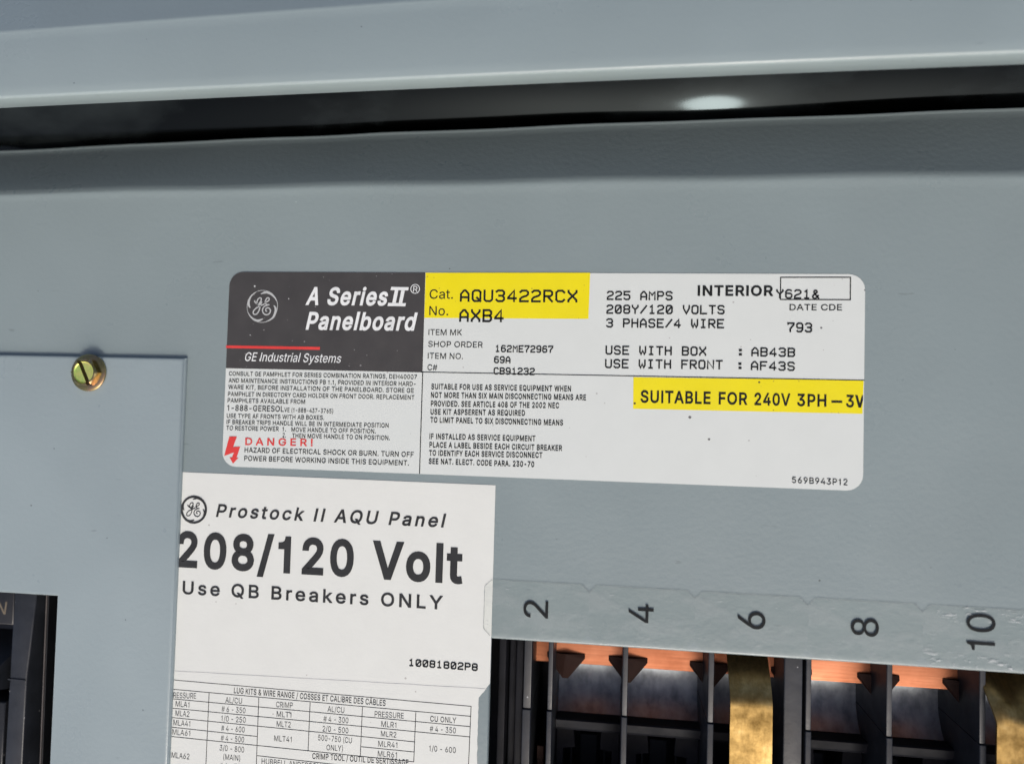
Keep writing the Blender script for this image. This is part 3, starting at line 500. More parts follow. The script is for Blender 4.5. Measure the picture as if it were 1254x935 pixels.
# ---------------------------------------------------------------- object helpers (all shapes are given in millimetres)
ORIGIN = {}
def obj(name, verts, faces, mat, parent=None, origin=None, smooth=False, face_mats=None):
    """ONE mesh object. Children keep their thing's origin, so they move with it."""
    if parent is not None:
        origin = ORIGIN[parent.name]
    elif origin is None:
        xs, ys, zs = zip(*verts)
        origin = ((min(xs) + max(xs)) / 2, (min(ys) + max(ys)) / 2, min(zs))
    me = bpy.data.meshes.new(name)
    me.from_pydata([((v[0] - origin[0]) * MM, (v[1] - origin[1]) * MM, (v[2] - origin[2]) * MM) for v in verts], [], faces)
    for x in (mat if isinstance(mat, (list, tuple)) else [mat]):
        me.materials.append(x)
    if face_mats:
        me.polygons.foreach_set("material_index", face_mats)
    bm = bmesh.new(); bm.from_mesh(me)
    bmesh.ops.recalc_face_normals(bm, faces=bm.faces)
    bm.to_mesh(me); bm.free()
    if smooth:
        me.polygons.foreach_set("use_smooth", [True] * len(me.polygons))
        try:
            me.set_sharp_from_angle(angle=math.radians(38))
        except Exception:
            pass
    me.update()
    o = bpy.data.objects.new(name, me)
    COL.objects.link(o)
    if parent is None:
        o.location = Vector(origin) * MM
    else:
        o.parent = parent
    ORIGIN[o.name] = origin
    return o

def thing(name, loc):
    o = bpy.data.objects.new(name, None)
    COL.objects.link(o)
    o.empty_display_size = 0.01
    o.location = Vector(loc) * MM
    ORIGIN[o.name] = loc
    return o

def tag(o, label, cat, group=None):
    o['label'] = label
    o['category'] = cat
    if group:
        o['group'] = group
    return o

class Mesh:
    def __init__(self):
        self.v, self.f, self.m = [], [], []
    def add(self, v, f, m=0):
        n = len(self.v)
        self.v += [tuple(p) for p in v]
        self.f += [tuple(i + n for i in q) for q in f]
        self.m += [m] * len(f)
    def box(self, x0, x1, y0, y1, z0, z1, m=0):
        self.add([(x0, y0, z0), (x1, y0, z0), (x1, y1, z0), (x0, y1, z0), (x0, y0, z1), (x1, y0, z1), (x1, y1, z1), (x0, y1, z1)],
                 [(0, 3, 2, 1), (4, 5, 6, 7), (0, 1, 5, 4), (1, 2, 6, 5), (2, 3, 7, 6), (3, 0, 4, 7)], m)
    def bevel_box(self, x0, x1, y0, y1, z0, z1, r, m=0):
        self.slab([(x0, y0), (x1, y0), (x1, y1), (x0, y1)], z0, z1, r, m)
    def slab(self, poly, z0, z1, r=0.0, m=0, steps=3):
        """extruded outline (counter-clockwise) with a rounded top edge"""
        if area(poly) < 0:
            poly = poly[::-1]
        n = len(poly)
        rings = [(0.0, z0)]
        if r > 0:
            for k in range(steps + 1):
                a = k / steps * math.pi / 2
                rings.append((r * (1 - math.cos(a)), z1 - r + r * math.sin(a)))
        else:
            rings.append((0.0, z1))
        vs = []
        for ins, z in rings:
            q = inset(poly, ins) if ins > 1e-6 else poly
            vs += [(x, y, z) for x, y in q]
        fs = [tuple(range(n))[::-1]]
        for k in range(len(rings) - 1):
            for i in range(n):
                j = (i + 1) % n
                fs.append((k * n + i, k * n + j, (k + 1) * n + j, (k + 1) * n + i))
        fs.append(tuple((len(rings) - 1) * n + i for i in range(n)))
        self.add(vs, fs, m)
    def sheet(self, poly, z, m=0):
        self.add([(x, y, z) for x, y in poly], [tuple(range(len(poly)))], m)
    def line(self, a, b, w, z, m=0):
        self.ribbon([a, b], w, z, m)
    def ribbon(self, pts, w, z, m=0, closed=False, taper=None):
        v, f = stroke(pts, w, closed, taper)
        self.add([(x, y, z) for x, y in v], f, m)
    def build(self, name, mats, parent=None, origin=None, smooth=False):
        return obj(name, self.v, self.f, mats, parent, origin, smooth, self.m)

def area(p):
    return 0.5 * sum(p[i][0] * p[(i + 1) % len(p)][1] - p[(i + 1) % len(p)][0] * p[i][1] for i in range(len(p)))

def inset(p, d):
    """move every edge of a counter-clockwise outline inwards by d"""
    n = len(p); out = []
    for i in range(n):
        a, b, c = Vector(p[i - 1]), Vector(p[i]), Vector(p[(i + 1) % n])
        e1 = (b - a).normalized(); e2 = (c - b).normalized()
        n1 = Vector((-e1.y, e1.x)); n2 = Vector((-e2.y, e2.x))
        s = n1 + n2
        k = max(0.35, s.length_squared / 2)
        out.append(tuple(b + s * (d / k)))
    return out

def stroke(pts, w, closed=False, taper=None):
    """mitred strip along a polyline"""
    n = len(pts); P = [Vector(p) for p in pts]; v = []
    for i in range(n):
        if closed:
            a, c = P[i - 1], P[(i + 1) % n]
        else:
            a, c = P[max(0, i - 1)], P[min(n - 1, i + 1)]
        d1 = (P[i] - a); d2 = (c - P[i])
        if d1.length < 1e-9: d1 = d2
        if d2.length < 1e-9: d2 = d1
        d1.normalize(); d2.normalize()
        n1 = Vector((-d1.y, d1.x)); n2 = Vector((-d2.y, d2.x))
        s = n1 + n2
        k = max(0.45, s.length_squared / 2)
        h = w / 2 * (taper[i] if taper else 1)
        off = s * (h / k)
        p = P[i]
        if not closed and i == 0: p = p - d2 * h * 0.8
        if not closed and i == n - 1: p = p + d1 * h * 0.8
        v += [tuple(p + off), tuple(p - off)]
    f = []
    for i in range(n if closed else n - 1):
        j = (i + 1) % n
        f.append((2 * i, 2 * i + 1, 2 * j + 1, 2 * j))
    return v, f

def smooth_path(p, k=5):
    out = []
    n = len(p)
    for i in range(n - 1):
        a, b, c, d = (Vector(p[max(0, i - 1)]), Vector(p[i]), Vector(p[i + 1]), Vector(p[min(n - 1, i + 2)]))
        for j in range(k):
            t = j / k
            q = 0.5 * (2 * b + (c - a) * t + (2 * a - 5 * b + 4 * c - d) * t * t + (3 * b - a - 3 * c + d) * t ** 3)
            out.append((q.x, q.y))
    out.append(tuple(p[-1]))
    return out

# ---------------------------------------------------------------- lettering
CAP = 509.0
OUTLINES = {}
for ch, (adv, flat) in GLYPHS.items():
    OUTLINES[ch] = (adv, [list(zip(q[0::2], q[1::2])) for q in flat])
OUTLINES['I'] = (186, [[(60, 0), (60, 509), (126, 509), (126, 0)]])
OUTLINES['l'] = (170, [[(54, 0), (54, 522), (116, 522), (116, 0)]])
OUTLINES['1'] = (380, [[(176, 0), (176, 366), (72, 366), (72, 414), (118, 420), (156, 438), (180, 470), (188, 509), (240, 509), (240, 0)]])
FILLED = {}
def glyph(ch, bold):
    """filled letter, its strokes thickened by `bold` thousandths of an em on every side"""
    key = (ch, bold)
    if key in FILLED:
        return FILLED[key]
    adv, polys = OUTLINES[ch]
    if not polys:
        FILLED[key] = (adv + 2 * bold, [], [], 0, 0)
        return FILLED[key]
    # fill by winding number, so crossing strokes stay solid and counters stay open
    pts, edges = [], []
    for p in polys:
        k = len(pts)
        pts += [Vector(q) for q in p]
        edges += [(k + i, k + (i + 1) % len(p)) for i in range(len(p))]
    ov, oe, of = geometry.delaunay_2d_cdt(pts, edges, [], 0, 1e-4)[:3]
    ov = [(p.x, p.y) for p in ov]
    keep = []
    for f in of:
        cx = sum(ov[i][0] for i in f) / len(f); cy = sum(ov[i][1] for i in f) / len(f)
        w = 0
        for p in polys:
            for i in range(len(p)):
                (ax, ay), (bx_, by_) = p[i - 1], p[i]
                if (ay <= cy) != (by_ <= cy):
                    if ax + (cy - ay) * (bx_ - ax) / (by_ - ay) > cx:
                        w += 1 if by_ > ay else -1
        if w:
            keep.append((tuple(f), 0))
    step = 0
    if bold > 0:                                     # thicken: a band along every contour, its pieces stepped in height
        for p in polys:
            v_, f_ = stroke(p, 2 * bold, True)
            for j, q in enumerate(f_):
                k = len(ov)
                ov += [v_[i] for i in q]
                step += 1
                keep.append(((k, k + 1, k + 2, k + 3), step))
        sq = CAP / (CAP + 2 * bold)
        ov = [(x, (y + bold) * sq) for x, y in ov]
    of = keep
    used = {i for f, _ in keep for i in f}
    x0 = min(ov[i][0] for i in used); x1 = max(ov[i][0] for i in used)
    lev = {}
    for f, h in of:
        for i in f:
            lev[i] = h
    FILLED[key] = (adv + 2 * bold, [(x, y, lev.get(i, 0)) for i, (x, y) in enumerate(ov)], [f for f, _ in of], x0, x1)
    return FILLED[key]

S = {  # typewriter strokes on a 4 x 6 grid
 'A': [[(0, 0), (0, 4), (1.6, 6), (2.4, 6), (4, 4), (4, 0)], [(0.3, 2.1), (3.7, 2.1)]],
 'B': [[(0, 3.1), (0, 6), (3, 6), (4, 5.2), (4, 3.9), (3.1, 3.1), (0, 3.1), (0, 0), (3.2, 0), (4, .9), (4, 2.2), (3.3, 2.95)]],
 'C': [[(4, 5), (3.1, 6), (.9, 6), (0, 5), (0, 1), (.9, 0), (3.1, 0), (4, 1)]],
 'E': [[(4, 6), (0, 6), (0, 0), (4, 0)], [(0.3, 3.1), (3.2, 3.1)]],
 'F': [[(4, 6), (0, 6), (0, 0)], [(0.3, 3.1), (3.2, 3.1)]],
 'H': [[(0, 0), (0, 6)], [(4, 0), (4, 6)], [(0.3, 3.1), (3.7, 3.1)]],
 'I': [[(.8, 6), (3.2, 6)], [(2, 5.7), (2, .3)], [(.8, 0), (3.2, 0)]],
 'L': [[(0, 6), (0, 0), (4, 0)]],
 'M': [[(0, 0), (0, 6), (2, 3.4), (4, 6), (4, 0)]],
 'N': [[(0, 0), (0, 6), (4, 0), (4, 6)]],
 'O': [[(4, 5), (3.1, 6), (.9, 6), (0, 5), (0, 1), (.9, 0), (3.1, 0), (4, 1), (4, 5)]],
 'P': [[(0, 0), (0, 6), (3.1, 6), (4, 5.1), (4, 3.7), (3.1, 2.8), (.3, 2.8)]],
 'Q': [[(4, 5), (3.1, 6), (.9, 6), (0, 5), (0, 1), (.9, 0), (3.1, 0), (4, 1), (4, 5)], [(2.2, 2), (4.1, -.1)]],
 'R': [[(0, 0), (0, 6), (3.1, 6), (4, 5.1), (4, 3.8), (3.1, 2.9), (.3, 2.9)], [(1.9, 2.6), (4, 0)]],
 'S': [[(4, 5.1), (3.1, 6), (.9, 6), (0, 5.1), (0, 4), (.9, 3.1), (3.1, 3), (4, 2.1), (4, .9), (3.1, 0), (.9, 0), (0, .9)]],
 'T': [[(0, 6), (4, 6)], [(2, 5.7), (2, 0)]],
 'U': [[(0, 6), (0, 1), (.9, 0), (3.1, 0), (4, 1), (4, 6)]],
 'V': [[(0, 6), (0, 4), (2, 0), (4, 4), (4, 6)]],
 'W': [[(0, 6), (0, 1.8), (.9, 0), (2, 3), (3.1, 0), (4, 1.8), (4, 6)]],
 'X': [[(0, 6), (0, 5.2), (4, .8), (4, 0)], [(4, 6), (4, 5.2), (2.2, 3.2)], [(1.8, 2.8), (0, .8), (0, 0)]],
 'Y': [[(0, 6), (0, 5), (2, 2.9), (4, 5), (4, 6)], [(2, 2.6), (2, 0)]],
 '0': [[(4, 5), (3.1, 6), (.9, 6), (0, 5), (0, 1), (.9, 0), (3.1, 0), (4, 1), (4, 5)], [(.6, 1.2), (3.4, 4.8)]],
 '1': [[(.8, 4.9), (2, 6), (2, .3)], [(.7, 0), (3.3, 0)]],
 '2': [[(0, 5.1), (.9, 6), (3.1, 6), (4, 5.1), (4, 4), (3.2, 3.1), (1, 2.3), (0, 1.3), (0, 0), (4, 0)]],
 '3': [[(0, 5.3), (.9, 6), (3.1, 6), (4, 5.1), (4, 4), (3.1, 3.1), (1.4, 3.1)], [(3.2, 2.9), (4, 2.1), (4, .9), (3.1, 0), (.9, 0), (0, .8)]],
 '4': [[(3, 0), (3, 6), (0, 2.1), (0, 1.6), (2.7, 1.6)], [(3.3, 1.6), (4, 1.6)]],
 '5': [[(4, 6), (0, 6), (0, 3.5), (3, 3.6), (4, 2.6), (4, 1), (3.1, 0), (.9, 0), (0, .8)]],
 '6': [[(3.7, 5.5), (3, 6), (1.1, 6), (0, 4.6), (0, 1), (.9, 0), (3.1, 0), (4, 1), (4, 2.5), (3.1, 3.4), (.4, 3.4)]],
 '7': [[(0, 5.3), (0, 6), (4, 6), (4, 5), (1.6, 2), (1.6, 0)]],
 '8': [[(.9, 3.1), (0, 3.9), (0, 5.1), (.9, 6), (3.1, 6), (4, 5.1), (4, 3.9), (3.1, 3.1), (.9, 3.1), (0, 2.2), (0, .9), (.9, 0), (3.1, 0), (4, .9), (4, 2.2), (3.25, 2.95)]],
 '9': [[(.3, .5), (1, 0), (2.9, 0), (4, 1.4), (4, 5), (3.1, 6), (.9, 6), (0, 5), (0, 3.5), (.9, 2.6), (3.6, 2.6)]],
 '/': [[(0, .2), (4, 5.8)]],
 ':': [[(1.7, .7), (2.3, .7)], [(1.7, 3.9), (2.3, 3.9)]],
 '&': [[(4, 0), (.8, 4.4), (.8, 5.3), (1.5, 6), (2.2, 6), (2.8, 5.3), (2.8, 4.6), (.3, 2.2), (0, 1.4), (0, .8), (.8, 0), (2, 0), (3.7, 2.2)]],
}
def put_text(mesh, item, z, m=0):
    font, text, x, y, ang, cap, width, bold, shear, ls = item
    ca, sa = math.cos(ang), math.sin(ang)
    lift = 0.0
    if font == 'S':
        pen = 0.0; placed = []
        for ch in text:
            adv, vs, fs, x0, x1 = glyph(ch, bold)
            placed.append((pen, vs, fs, x0, x1)); pen += adv + ls
        ink = [p for p in placed if p[1]]
        lo = ink[0][0] + ink[0][3]; hi = ink[-1][0] + ink[-1][4]
        sx = width / (hi - lo); sy = cap / CAP
        for p, vs, fs, x0, x1 in ink:
            pts = []
            for u, v, h in vs:
                lx = (p + u - lo) * sx + v * sy * shear; ly = v * sy
                pts.append((x + lx * ca - ly * sa, y + lx * sa + ly * ca, z + 0.0007 * h))
            mesh.add(pts, fs, m)
    else:
        w = 0.155 * cap * bold / 8.0
        n = len(text); gw = 0.655                     # drawn share of one pitch
        if text == ':':
            sx = 0.5; pitch = 0
        else:
            pitch = (width - w) / (n - 1 + gw + ls * 0) if n > 1 else width
            sx = pitch * gw / 4
        sy = (cap - w) / 6
        for i, ch in enumerate(text):
            if ch == ' ':
                continue
            for line in S[ch]:
                pts = []
                for u, v in line:
                    lx = w / 2 + i * pitch + u * sx; ly = w / 2 + v * sy
                    pts.append((x + lx * ca - ly * sa, y + lx * sa + ly * ca))
                mesh.ribbon(pts, w * (1.6 if ch == ':' else 1), z + lift, m)
                lift += 0.0012

def text_part(name, key, z, mat, parent, clip_right=None, extra=None):
    me = Mesh()
    for it in TEXT[key]:
        put_text(me, it, z)
    if extra:
        extra(me)
    o = me.build(name, mat, parent)
    if clip_right is not None:
        bm = bmesh.new(); bm.from_mesh(o.data)
        bmesh.ops.bisect_plane(bm, geom=bm.verts[:] + bm.edges[:] + bm.faces[:], plane_co=((clip_right - ORIGIN[parent.name][0]) * MM, 0, 0), plane_no=(1, 0, 0), clear_outer=True)
        bm.to_mesh(o.data); bm.free()
    return o

def emblem(mesh, centre, r, z, line_w, ring_w, m=0):
    cx, cy = centre
    for k, p in enumerate(POLY['logo_lines']):
        mesh.ribbon([(cx + x * r, cy + y * r) for x, y in smooth_path(p)], line_w, z + 0.004 * k, m)
    for k, p in enumerate(POLY['logo_swash']):
        q = smooth_path(p); n = len(q)
        tp = [min(1.0, 0.45 + 3.0 * i / n) * max(0.25, 1 - max(0, i / n - 0.45) * 1.4) for i in range(n)]
        mesh.ribbon([(cx + x * r, cy + y * r) for x, y in q], line_w * 1.75, z + 0.018 + 0.003 * k, m, taper=tp)
    ring = [(cx + r * math.cos(i / 48 * math.tau), cy + r * math.sin(i / 48 * math.tau)) for i in range(48)]
    mesh.ribbon(ring, ring_w, z + 0.032, m, closed=True)

def round_rect(x0, x1, y0, y1, r, corners="lrLR", k=6):
    """l r = bottom left, right; L R = top left, right"""
    p = []
    for key, cx, cy, a0 in (('l', x0 + r, y0 + r, 180), ('r', x1 - r, y0 + r, 270), ('R', x1 - r, y1 - r, 0), ('L', x0 + r, y1 - r, 90)):
        if key in corners:
            p += [(cx + r * math.cos(math.radians(a0 + 90 * i / k)), cy + r * math.sin(math.radians(a0 + 90 * i / k))) for i in range(k + 1)]
        else:
            p.append((x0 if cx < (x0 + x1) / 2 else x1, y0 if cy < (y0 + y1) / 2 else y1))
    return p

def sweep(mesh, profile, xs, warp=None, m=0, closed=True):
    """profile of (y, z) carried along x; warp(x, y, z) bends it"""
    n = len(profile); vs = []
    for x in xs:
        for y, z in profile:
            vs.append(warp(x, y, z) if warp else (x, y, z))
    fs = []
    for i in range(len(xs) - 1):
        for j in range(n if closed else n - 1):
            k = (j + 1) % n
            fs.append((i * n + j, i * n + k, (i + 1) * n + k, (i + 1) * n + j))
    if closed:
        fs.append(tuple(range(n)))
        fs.append(tuple((len(xs) - 1) * n + j for j in range(n))[::-1])
    mesh.add(vs, fs, m)

def arc(cy, cz, r, a0, a1, k):
    return [(cy + r * math.cos(math.radians(a0 + (a1 - a0) * i / k)), cz + r * math.sin(math.radians(a0 + (a1 - a0) * i / k))) for i in range(k + 1)]

def span(a, b, step):
    n = max(1, int(round((b - a) / step)))
    return [a + (b - a) * i / n for i in range(n + 1)]

# ================================================================ the enclosure round the panel
BOX_Z = -152.0
box = thing("steel_enclosure", (0, 0, BOX_Z))
tag(box, "grey steel enclosure whose front flange runs blurred along the top edge", "enclosure")
b = Mesh(); b.box(-262, 232, -215, 199, BOX_Z, BOX_Z + 2); b.build("back_wall", M['dark_inside'], box)
for nm, x0, x1, y0, y1 in (("side_wall", -262, -260, -215, 199), ("side_wall", 230, 232, -215, 199), ("side_wall", -259.9, 229.9, -215, -213), ("side_wall", -259.9, 229.9, 197, 199)):
    b = Mesh(); b.box(x0, x1, y0, y1, BOX_Z + 2.1, 2); b.build(nm, M['dark_inside'], box)
# front flange: rounded lip, gently hollow face, fold and far slope
lip_r = 1.0
TZ = 29.5
prof = [(1.2, TZ - 9.0), (0.0, TZ - 7.0)] + [(y, z) for y, z in arc(lip_r, TZ - lip_r, lip_r, 180, 100, 6)]
for i in range(1, 8):
    t = i / 8
    prof.append((1.0 + 20.0 * t, TZ - 1.4 * t * t))
prof += [(y, z) for y, z in arc(21.6, TZ - 1.4 - 3.0, 3.0, 96, 66, 6)]
prof += [(110.0, TZ - 38.0), (109.0, TZ - 39.2), (24.0, TZ - 7.0), (20.5, TZ - 5.2), (3.0, TZ - 4.0)]
def trim_warp(x, y, z):
    k = 80.3 + 0.0140 * x - 0.0000180 * x * x
    return (x, k + y + 0.0135 * (x + 60) * min(1, y / 22.0), z)
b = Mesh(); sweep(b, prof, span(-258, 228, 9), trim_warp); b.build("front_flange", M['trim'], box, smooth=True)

# a rounded black duct in the gap behind the panel edge
def duct_r(x):
    return 54.0 + 2.4 * math.exp(-((x - 60) / 25.0) ** 2 / 2)  # bulge added to the radius to shape the sun's glint
def tube(mesh, xs):
    vs, fs = [], []
    for x in xs:
        for j in range(96):
            a = j / 96 * math.tau
            vs.append((x, 120.2 + 0.012 * x + duct_r(x) * math.cos(a), -65.5 - 0.03 * (x - 58) + duct_r(x) * math.sin(a)))
    for i in range(len(xs) - 1):
        for j in range(96):
            k = (j + 1) % 96
            fs.append((i * 96 + j, i * 96 + k, (i + 1) * 96 + k, (i + 1) * 96 + j))
    fs.append(tuple(range(96))); fs.append(tuple((len(xs) - 1) * 96 + j for j in range(96))[::-1])
    mesh.add(vs, fs)
def hose_mat():
    m, nt, b_ = nodes("glossy_black_duct")
    v = coords(nt, (0.5, 1, 1))
    n = noise(nt, v, 22, 5, 0.6)
    b_.inputs['Specular IOR Level'].default_value = 0.14
    b_.inputs['Specular Tint'].default_value = (0.74, 0.92, 1.0, 1)
    nt.links.new(ramp(nt, n, ((0.50, (0.001, 0.0012, 0.0012)), (0.78, (0.022, 0.028, 0.03)))), b_.inputs['Base Color'])
    nt.links.new(val(nt, n, 0.07, 0.12), b_.inputs['Roughness'])
    return m
hose = Mesh(); tube(hose, span(-250, 225, 4))
duct = hose.build("black_duct", hose_mat(), smooth=True)
tag(duct, "rounded glossy black duct glimpsed in the long gap above the panel, with a white glint", "duct")

# ================================================================ the grey panel plate
TH = 1.6
SL = math.radians(35)                # slope of the turned-back flange
def plate_profile(low):
    front = []
    front += [(low, -TH), (low, -0.55)] + [(y, z) for y, z in arc(low + 0.7, -0.7, 0.7, 168, 90, 4)]
    for y in span(low + 2.0, 54.0, 6.75) + [55.0, 56.0, 56.8, 57.6]:
        front.append((y, 0.0))
    r = 5.0
    front += [(y, z) for y, z in arc(58.4, -r, r, 90, 90 - math.degrees(SL), 8)]
    y0, z0 = front[-1]
    L = 25.7
    for i in range(1, 7):
        front.append((y0 + math.cos(SL) * L * i / 6, z0 - math.sin(SL) * L * i / 6))
    # a slight rolled hem along the free edge, and a raised ridge where the sheet was folded
    y1, z1 = front[-1]
    dy, dz = math.cos(SL), -math.sin(SL)
    front[-1] = (y1 - dy * 1.5, z1 - dz * 1.5)
    for s_, u_ in ((1.1, 0.12), (0.7, 0.34), (0.3, 0.42), (0.0, 0.30)):
        front.append((y1 - dy * s_ - dz * u_, z1 - dz * s_ + dy * u_))
    front = [(y, z + 0.16 * math.exp(-((y - 58.6) / 1.5) ** 2)) for y, z in front]
    nx, nz = -math.sin(SL) * TH, -math.cos(SL) * TH
    back = [(y1 + nx * 0.15, z1 + nz * 0.15 - 0.1), (y1 + nx, z1 + nz), (y0 + nx - 0.6, z0 + nz), (57.0, -TH)]
    return front + back
def plate_warp(x, y, z):
    k = max(0.0, min(1.0, (y - 50) / 10.0))
    s = 0.0075 * x - 0.00002 * x * x
    far = max(0.0, min(1.0, (y - 62) / 20.0))
    w = 0.22 * math.sin(x * 0.047 + 0.7) + 0.16 * math.sin(x * 0.113) + 0.5 * math.exp(-((x + 55) / 14) ** 2)
    sag = 0.10 * math.sin(x * 0.021 + 1.0) * math.sin(y * 0.03) if -78 < y < 57 else 0.0
    if x < -150.62 and y < 54:                       # stops higher beside the breaker cutout
        y = 54 - (54 - y) * 126 / 134
    return (x, y + k * s + far * (0.55 * w + 0.0125 * x) + (k - far) * 0.2 * math.sin(x * 0.08), z)
plate = thing("panel_plate", (0, 0, -TH))
tag(plate, "large grey painted panel plate with a turned back upper flange carrying the labels", "panel plate")
b = Mesh(); sweep(b, plate_profile(-80.0), span(-228, -150.64, 5) + span(-150.6, 205, 5), plate_warp)
b.slab([(-150.6, -206), (-9.0, -206), (-9.0, -80.05), (-150.6, -80.05)], -TH, 0.0, 0.6)
b.build("sheet", M['plate'], plate, smooth=True)

# ================================================================ raised cover at the left with its screw
cv = thing("breaker_cover", (-130, -60, 0.2))
tag(cv, "raised grey cover plate at left with a cutout over the breaker", "cover plate")
outline = [(-228, 3.15), (-228, -75.3), (-152.0, -75.3), (-151.7, -206), (-110.8, -206), (-110.8, 3.15)]
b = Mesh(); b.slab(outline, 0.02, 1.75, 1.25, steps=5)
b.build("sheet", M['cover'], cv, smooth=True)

bolt = thing("hex_screw", (-143.6, -2.5, 1.8))
tag(bolt, "slotted yellow zinc hex screw on the upper edge of the raised cover", "screw")
def ring_stack(rings, n, cx, cy, rot=0.0):
    vs, fs = [], []
    for r, z in rings:
        for i in range(n):
            a = i / n * math.tau + rot
            vs.append((cx + r * math.cos(a), cy + r * math.sin(a), z))
    for k in range(len(rings) - 1):
        for i in range(n):
            j = (i + 1) % n
            fs.append((k * n + i, k * n + j, (k + 1) * n + j, (k + 1) * n + i))
    fs.append(tuple(range(n))[::-1]); fs.append(tuple((len(rings) - 1) * n + i for i in range(n)))
    return vs, fs
bx, by = -143.9, -2.4
b = Mesh()
b.add(*ring_stack([(5.9, 1.8), (6.1, 2.05), (6.05, 2.45), (5.6, 2.7), (4.0, 2.8)], 48, bx, by))
b.build("washer", M['chromate'], bolt, smooth=True)
# hexagonal head: six flats below, rounded rim and dished top, then the slot is cut out
n = 48; vs, fs = [], []
def hexr(a, r):
    k = (a + math.pi / 6) % (math.pi / 3) - math.pi / 6 if False else ((a) % (math.pi / 3)) - math.pi / 6
    return r * math.cos(math.pi / 6) / math.cos(k)
rings = []
for h, z in ((1.0, 2.75), (1.0, 4.5)):
    rings.append([(bx + hexr(a, 4.75) * math.cos(a), by + hexr(a, 4.75) * math.sin(a), z) for a in [i / n * math.tau for i in range(n)]])
for r, z in ((3.95, 4.9), (3.6, 4.95), (3.45, 4.7), (3.2, 4.45)):
    rings.append([(bx + r * math.cos(i / n * math.tau), by + r * math.sin(i / n * math.tau), z) for i in range(n)])
for rg in rings: vs += rg
for k in range(len(rings) - 1):
    for i in range(n):
        j = (i + 1) % n
        fs.append((k * n + i, k * n + j, (k + 1) * n + j, (k + 1) * n + i))
fs.append(tuple(range(n))[::-1]); fs.append(tuple((len(rings) - 1) * n + i for i in range(n)))
head = obj("head", vs, fs, M['chromate'], bolt)
cut = Mesh()
sa = math.radians(-64)
d = Vector((math.cos(sa), math.sin(sa))); e = Vector((-d.y, d.x))
q = [Vector((bx, by)) + d * s * 6 + e * t * 0.62 for s, t in ((-1, -1), (1, -1), (1, 1), (-1, 1))]
cut.slab([tuple(p) for p in q], 3.6, 9.0)
cutter = cut.build("slot_tool", M['chromate'], origin=(bx, by, 5))
md = head.modifiers.new("slot", 'BOOLEAN'); md.operation = 'DIFFERENCE'; md.object = cutter; md.solver = 'EXACT'
bpy.context.view_layer.update()
dg = bpy.context.evaluated_depsgraph_get()
nm = bpy.data.meshes.new_from_object(head.evaluated_get(dg))
head.modifiers.clear(); head.data = nm
nm.materials.clear(); nm.materials.append(M['chromate']); nm.materials.append(M['chromate_lit'])
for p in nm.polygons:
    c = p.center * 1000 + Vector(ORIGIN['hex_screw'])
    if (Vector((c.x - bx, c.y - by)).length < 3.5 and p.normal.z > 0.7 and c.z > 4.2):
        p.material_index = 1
nm.polygons.foreach_set("use_smooth", [True] * len(nm.polygons)); nm.set_sharp_from_angle(angle=math.radians(24))
bpy.data.objects.remove(cutter)

# ================================================================ breaker seen through the cutout
br = thing("circuit_breaker", (-168, -105, -40))
tag(br, "black circuit breaker with its handle behind the cutout in the left cover", "circuit breaker")
b = Mesh(); b.slab([(-171.4, -140), (-165.0, -140), (-164.9, -104.0), (-164.0, -93.4), (-162.3, -72), (-170.9, -72)], -40, -3.0, 0.5)
b.box(-171.4, -165.2, -104.9, -104.5, -3.3, -2.6)
b.build("body", M['divider'], br, smooth=True)
b = Mesh(); b.bevel_box(-205, -171.6, -87.3, -70, -40, -4.0, 0.5); b.build("face_plate", M['black'], br, smooth=True)
b = Mesh(); b.slab([(-205, -112), (-173.2, -112), (-172.2, -90.0), (-205, -90.0)], -40, -16.0); b.build("handle_well", M['black'], br)
b = Mesh()
b.add([(-205, -111.5, -15.9), (-173.6, -111.5, -15.9), (-172.9, -92.5, -15.9), (-205, -92.5, -15.9), (-205, -108, -1.0), (-174.5, -108, -1.0), (-174.2, -101, -1.0), (-205, -101, -1.0)],
      [(0, 3, 2, 1), (4, 5, 6, 7), (0, 1, 5, 4), (1, 2, 6, 5), (2, 3, 7, 6), (3, 0, 4, 7)])
b.build("handle", M['divider'], br)
b = Mesh(); b.bevel_box(-205, -172.4, -140, -112.6, -40, -3.2, 0.5); b.build("face_plate", M['black'], br, smooth=True)
b = Mesh(); b.slab([(-161.5, -140), (-160.3, -140), (-161.0, -72), (-162.2, -72)], -40, -6.5, 0.2); b.build("side_wall", M['black'], br)
b = Mesh(); b.slab([(-161.0, -140), (-160.6, -140), (-161.3, -72), (-161.7, -72)], -6.48, -6.0, 0.1); b.build("edge_strip", M['frame'], br)
b = Mesh()
# letters ON pressed beside the handle
put_text(b, ('S', 'N', -178.2, -83.9, 0.0, 4.2, 3.6, 4, 0.1, 0), -3.96)
b.build("printed_letter", M['tan_ink'], br)

